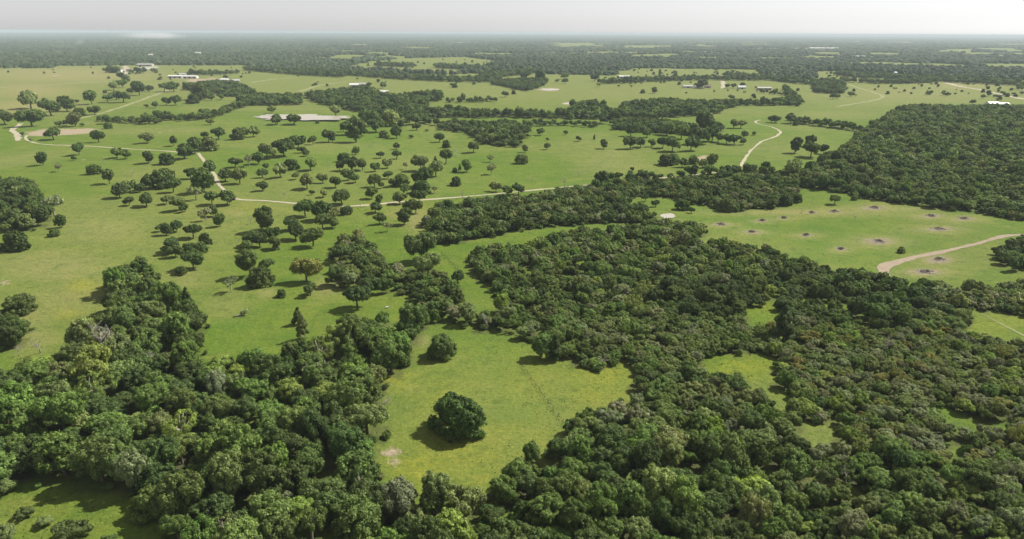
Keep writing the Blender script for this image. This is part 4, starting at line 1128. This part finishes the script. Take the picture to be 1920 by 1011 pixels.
x, y, z = [float(a) for a in ground(1058, 838)]
o = thing('fallen_log', 'dark fallen dead trunk with broken limbs lying at meadow bottom by wood', 'log', (x, y, z), .15)
r = np.random.default_rng(5)
obj('trunk', MB().add(tube([(3.4, 0, 1.2), (1.0, .1, 1.1), (-1.5, 0, .8), (-3.4, .3, .6)], .5, .26, 8)).mesh('trunk', M_DEAD, True), o)
for k in range(7):
    p = np.array([-3.2 + k * .55, .1, .8])
    q = p + np.array([r.uniform(-1.8, .4), r.uniform(-1.2, 1.2), r.uniform(.2, 1.7)])
    obj('limb', MB().add(tube([p, (p + q) / 2 + r.normal(0, .15, 3), q], .14, .04, 5)).mesh('limb', M_DEAD, True), o)
x, y, z = [float(a) for a in ground(455, 592)]
o = thing('fallen_tree', 'fallen bleached tree with a few green shoots in middle pasture', 'fallen tree', (x, y, z), .6)
obj('trunk', MB().add(tube([(-3.6, 0, .3), (-1, .2, .5), (1.4, 0, 1.3), (2.3, .1, 2.6)], .38, .12, 7)).mesh('trunk', M_DEAD, True), o)
for k in range(6):
    p = np.array([r.uniform(-1, 2), .1, 1.0]); q = p + np.array([r.uniform(-1, 2), r.uniform(-1.6, 1.6), r.uniform(.5, 2)])
    obj('limb', MB().add(tube([p, (p + q) / 2 + r.normal(0, .15, 3), q], .12, .04, 5)).mesh('limb', M_DEAD, True), o)
c = obj('shoots', MIDC[VAR['sparse'][0]], o, (.6, 0, -.8)); c.scale = (.35, .35, .32); c['tint'] = tint_of('mid', r)

# ------------------------------------------------------------------ bushes in the bottom-left clearing and elsewhere
BUSH = [(8, 925, 46, 'olive green bush at left picture edge of bottom clearing'), (45, 972, 34, 'thin grey-green bush in the bottom-left clearing'), (84, 985, 30, 'small olive bush left of the big clearing bush'),
        (137, 1012, 62, 'biggest leafy bush in the bottom-left clearing'), (205, 1018, 28, 'small bush right of the big clearing bush'), (12, 1010, 44, 'pale bush in the very bottom-left picture corner'),
        (1480, 330, 12, 'small bush at tip of wood below the curved road'), (771, 259, 10, 'low dark bush on the slope above the oak grove'), (800, 247, 8, 'tiny dark bush beside the slope wood'),
        (1590, 352, 14, 'small bush beside far right forest edge'), (1448, 392, 14, 'small round bush at upper edge of burnt field')]
for px, py, w, lab in BUSH:
    x, y, z = [float(a) for a in ground(px, py)]
    R = w / 2 / float(project(x, y, z)[2])
    plant('bush', lab, 'bush', 'bushes on open grass', x, y, R, int(rw.choice(VAR['scrub'])), 'olive' if 'olive' in lab or 'pale' in lab else 'deep', float(rw.random() * 6), rw, True, .85)

# grass tufts and weeds on the open ground
r = np.random.default_rng(77)
nt = 26000
ty = r.uniform(0, 1, nt) ** 1.4 * 420 + 118
tx = r.uniform(-1, 1, nt) * (ty * .8 + 40)
dens = smooth_noise(tx, ty, 14, 31) + .6 * smooth_noise(tx, ty, 50, 32)
k = dens > .1
tx, ty = tx[k], ty[k]
lx = np.concatenate([r.normal(p[0], .5, 16) for p in tuft_lines]); ly = np.concatenate([r.normal(p[1], 1.6, 16) for p in tuft_lines])
tx, ty = np.concatenate([tx, lx]), np.concatenate([ty, ly])
nt = len(tx)
tz = relief(tx, ty)
s = r.uniform(.06, .17, nt) * np.where(np.arange(nt) >= nt - len(lx), .8, 1.0)
V = np.zeros((nt, 3, 4, 3))
for j in range(3):
    a = r.uniform(0, 6.28, nt)
    ca, sa = np.cos(a) * s, np.sin(a) * s
    lean = r.normal(0, .3, (2, nt)) * s
    V[:, j, 0] = np.stack([tx - ca, ty - sa, tz - .05], -1); V[:, j, 1] = np.stack([tx + ca, ty + sa, tz - .05], -1)
    V[:, j, 2] = np.stack([tx + ca * .8 + lean[0], ty + sa * .8 + lean[1], tz + s * 1.1], -1); V[:, j, 3] = np.stack([tx - ca * .8 + lean[0], ty - sa * .8 + lean[1], tz + s * 1.3], -1)
M_TUFT = simple_mat('weed_tufts', (0.105, 0.150, 0.030), .95, .4, .08)
tag(obj('grass_tufts', mesh_np('grass_tufts', V.reshape(-1, 3), np.arange(nt * 12).reshape(-1, 4), M_TUFT)), 'coarse green tufts and weeds in the pasture', None, None, 'stuff')

# ------------------------------------------------------------------ farm buildings far off
M_WWALL = simple_mat('white_sheet_wall', (0.52, 0.51, 0.48), .6, .08, .3)
M_TAN = simple_mat('tan_wall', (0.42, 0.36, 0.28), .8, .12, .3)
M_WROOF = simple_mat('white_metal_roof', (0.58, 0.58, 0.56), .45, .06, .3, .4)
M_GROOF = simple_mat('grey_metal_roof', (0.36, 0.36, 0.36), .5, .12, .3, .4)
M_BROOF = simple_mat('brown_shingle_roof', (0.20, 0.15, 0.12), .9, .2, .5)
M_DARK = simple_mat('dark_opening', (0.05, 0.05, 0.055), .5, .1, 1)


def house(name, label, cat, px, py, w, dpt, h, rise, rot, wall, roof, doors=1, windows=2):
    x, y, z = [float(a) for a in ground(px, py)]
    o = thing(name, label, cat, (x, y, z), rot, 'farm buildings far off')
    hw, hd = w / 2, dpt / 2
    V = [(-hw, -hd, -.3), (hw, -hd, -.3), (hw, hd, -.3), (-hw, hd, -.3), (-hw, -hd, h), (hw, -hd, h), (hw, hd, h), (-hw, hd, h), (-hw, 0, h + rise), (hw, 0, h + rise)]
    obj('wall', mesh_np('wall', V, [(0, 1, 5, 4), (1, 2, 6, 9, 5), (2, 3, 7, 6), (3, 0, 4, 8, 7)], wall), o)
    e = .6
    k = rise / hd
    V = []
    for zz in (.04, .22):
        V += [(-hw - e, -hd - e, h - e * k + zz), (hw + e, -hd - e, h - e * k + zz), (hw + e, 0, h + rise + zz), (-hw - e, 0, h + rise + zz), (hw + e, hd + e, h - e * k + zz), (-hw - e, hd + e, h - e * k + zz)]
    obj('roof', mesh_np('roof', V, [(6, 7, 8, 9), (9, 8, 10, 11), (1, 0, 3, 2), (2, 3, 5, 4), (0, 1, 7, 6), (4, 5, 11, 10), (0, 6, 9, 3), (3, 9, 11, 5), (1, 2, 8, 7), (2, 4, 10, 8)], roof), o)
    for i in range(doors):
        xx = -hw + w * (i + .5) / doors
        obj('door', MB().box(xx, -hd - .03, 0, min(4, w * .2), .1, h * .75).mesh('door', M_DARK), o)
    for i in range(windows):
        xx = -hw + w * (i + .75) / (windows + .5)
        obj('window', MB().box(xx, -hd - .04, h * .4, 1.2, .1, 1.1).mesh('window', M_DARK), o)
    return o


HOUSES = [('barn', 'long white metal barn, left of the pair in far left field', 'barn', 330, 146.5, 34, 14, 5, 2, .04, M_WWALL, M_WROOF, 3, 0), ('barn', 'long white metal barn, right of the pair in far left field', 'barn', 358, 147, 34, 14, 5, 2, -.03, M_WWALL, M_WROOF, 3, 0),
          ('shed', 'small white shed behind the pair of long white barns', 'shed', 343, 143, 16, 12, 5, 2, .3, M_WWALL, M_GROOF, 1, 0), ('house', 'white house among trees by the far left pond', 'house', 221, 135, 22, 14, 5, 3, .1, M_WWALL, M_GROOF, 1, 3),
          ('house', 'small white farmhouse under trees at top of pale drive', 'house', 243, 134, 16, 12, 4, 3, .2, M_WWALL, M_BROOF, 1, 2), ('barn', 'grey-roofed barn beside the far left pond', 'barn', 273, 124, 50, 18, 5, 3, 0, M_TAN, M_GROOF, 2, 0),
          ('shed', 'pale long shed above far left field edge', 'shed', 518, 134, 40, 14, 5, 2, 0, M_WWALL, M_WROOF, 2, 0), ('house', 'white house behind the big dark tree clump', 'house', 422, 153, 18, 12, 4.5, 3, -.2, M_WWALL, M_WROOF, 1, 2),
          ('house', 'pale roofed house half hidden in clump top', 'house', 443, 155, 16, 12, 4.5, 3, .3, M_TAN, M_GROOF, 1, 2), ('house', 'white house at the top of the village wood', 'house', 664, 163, 18, 11, 4.5, 3, .2, M_WWALL, M_WROOF, 1, 3),
          ('house', 'pale house beside white house at top of village wood', 'house', 680, 162, 16, 11, 4.5, 3, -.1, M_WWALL, M_GROOF, 1, 2), ('house', 'bright white house at right end of village wood', 'house', 721, 176, 14, 9, 4, 2.5, .1, M_WWALL, M_WROOF, 1, 2),
          ('shed', 'white sheds in trees above far middle fields', 'shed', 1170, 147, 30, 14, 5, 2, 0, M_WWALL, M_WROOF, 2, 0), ('shed', 'low grey shed left of white farmhouse in far right fields', 'shed', 1289, 165, 20, 10, 4, 2, 0, M_WWALL, M_GROOF, 1, 0),
          ('house', 'white farmhouse in a ring of trees, far right fields', 'house', 1308, 165, 14, 10, 4, 3, .1, M_WWALL, M_GROOF, 1, 2), ('house', 'white farmhouse right of that with large roof', 'house', 1326, 165, 14, 10, 4, 3, -.1, M_WWALL, M_BROOF, 1, 2),
          ('house', 'white house right of the pale drive', 'house', 1390, 167, 16, 9, 4, 3, .05, M_WWALL, M_GROOF, 1, 2), ('barn', 'long open grey shed at right end of farm row', 'barn', 1432, 169, 28, 10, 4.5, 1.6, 0, M_TAN, M_GROOF, 4, 0),
          ('house', 'white roofed house at rear of far right forest', 'house', 1860, 199, 18, 12, 4.5, 2.5, .1, M_WWALL, M_WROOF, 1, 2), ('shed', 'white shed beside house at rear of far right forest', 'shed', 1879, 200, 16, 10, 4.5, 2, -.1, M_WWALL, M_WROOF, 1, 1),
          ('house', 'pale house by belt of far right trees', 'house', 1686, 140, 30, 16, 5, 3, 0, M_WWALL, M_WROOF, 1, 2), ('house', 'brown roofed house below the far right tree belt', 'house', 1712, 149, 26, 14, 5, 3, 0, M_TAN, M_BROOF, 1, 2),
          ('warehouse', 'long white warehouse deep in the far forest, right', 'warehouse', 1535, 92.5, 150, 60, 9, 4, 0, M_WWALL, M_WROOF, 3, 0), ('warehouse', 'second white warehouse deep in the far forest', 'warehouse', 1560, 92.8, 90, 50, 9, 4, 0, M_WWALL, M_WROOF, 3, 0),
          ('warehouse', 'white warehouse on near side of the far forest clearing', 'warehouse', 1606, 108.5, 70, 30, 7, 3, 0, M_WWALL, M_WROOF, 3, 0), ('warehouse', 'small white warehouse right of forest clearing warehouse', 'warehouse', 1626, 109, 36, 24, 7, 3, 0, M_WWALL, M_WROOF, 3, 0),
          ('shed', 'white shed peeping from far left forest', 'shed', 283, 107.5, 16, 12, 11, 3, 0, M_WWALL, M_WROOF, 1, 0), ('shed', 'pale shed deep inside the far forest at left', 'shed', 372, 103.5, 24, 12, 11, 3, 0, M_WWALL, M_WROOF, 1, 0)]
rh = np.random.default_rng(9)
for h in HOUSES: house(*h)

x, y, z = [float(a) for a in ground(726, 578)]
o = thing('feed_trough', 'small white livestock trough by bushes of the middle copse', 'trough', (x, y, z), .5)
o.scale = (.55, .55, .55)
obj('tank', MB().box(0, 0, .25, 2.4, 1.1, .9).mesh('tank', M_WWALL), o)
for sx in (-.9, .9): obj('skid', MB().box(sx, 0, 0, .2, 1.3, .24).mesh('skid', M_DARK), o)


# ------------------------------------------------------------------ smoke plume and haze
def volume_mat(name, col, dens, aniso=0.0, fall=False):
    m, t, N, L, out = new_mat(name)
    v = N('ShaderNodeVolumePrincipled')
    v.inputs['Color'].default_value = (*col, 1)
    v.inputs['Density'].default_value = dens
    v.inputs['Anisotropy'].default_value = aniso
    L(v.outputs[0], out.inputs['Volume'])
    return m


M_SMOKE, t, N, L, out = new_mat('smoke')
v = N('ShaderNodeVolumePrincipled')
v.inputs['Color'].default_value = (.95, .95, .96, 1)
tcs = N('ShaderNodeTexCoord')
vs = N('ShaderNodeVectorMath'); vs.operation = 'MULTIPLY_ADD'; vs.inputs[1].default_value = (2, 2, 2); vs.inputs[2].default_value = (-1, -1, -1)
L(tcs.outputs['Generated'], vs.inputs[0])
ln = N('ShaderNodeVectorMath'); ln.operation = 'LENGTH'
L(vs.outputs[0], ln.inputs[0])
fall = math_n('POWER', math_n('SUBTRACT', 1.0, ln.outputs['Value'], True), 1.3)
sx_ = N('ShaderNodeSeparateXYZ'); L(tcs.outputs['Generated'], sx_.inputs[0])
bias = math_n('POWER', sx_.outputs[0], 2.0)
nsm = noise(.012, 3, .6, .5, .5)
L(math_n('MULTIPLY', math_n('MULTIPLY', math_n('MULTIPLY', fall, bias), ramp(nsm, .25, .7)), .04), v.inputs['Density'])
L(v.outputs[0], out.inputs['Volume'])


def plume(label, px, py, dist_y, rx, rz, tilt):
    w = np.array([(px - W0 / 2) / F, -(py - H0 / 2) / F, -1]) @ MNP.T
    tq = dist_y / w[1]
    c = (w[0] * tq, w[1] * tq, HCAM + w[2] * tq)
    V, Fc = [], []
    for i in range(9):
        for j in range(16):
            la, lo = math.pi * (i / 8 - .5), 2 * math.pi * j / 16
            V.append((rx * math.cos(la) * math.cos(lo), rx * .35 * math.cos(la) * math.sin(lo), rz * math.sin(la)))
    Fc = [(i * 16 + j, i * 16 + (j + 1) % 16, (i + 1) * 16 + (j + 1) % 16, (i + 1) * 16 + j) for i in range(8) for j in range(16)]
    o = obj('smoke', mesh_np('smoke', V, Fc, M_SMOKE, True), None, c)
    o.rotation_euler = (0, tilt, 0)
    return tag(o, label, None, None, 'stuff')


plume('pale smoke plume drifting left above the far forest', 268, 66, 8200.0, 520, 46, .02)
plume('faint small wisp of smoke over the far forest at left', 146, 80, 5200.0, 60, 26, -.3)

hz = simple_haze = volume_mat('haze', (.60, .68, .78), 7.0e-5)
mb = MB()
mb.box(0, 20500, -9, 92000, 46000, 126)
hme = mb.mesh('haze', hz)
tag(obj('haze', hme), kind='stuff')
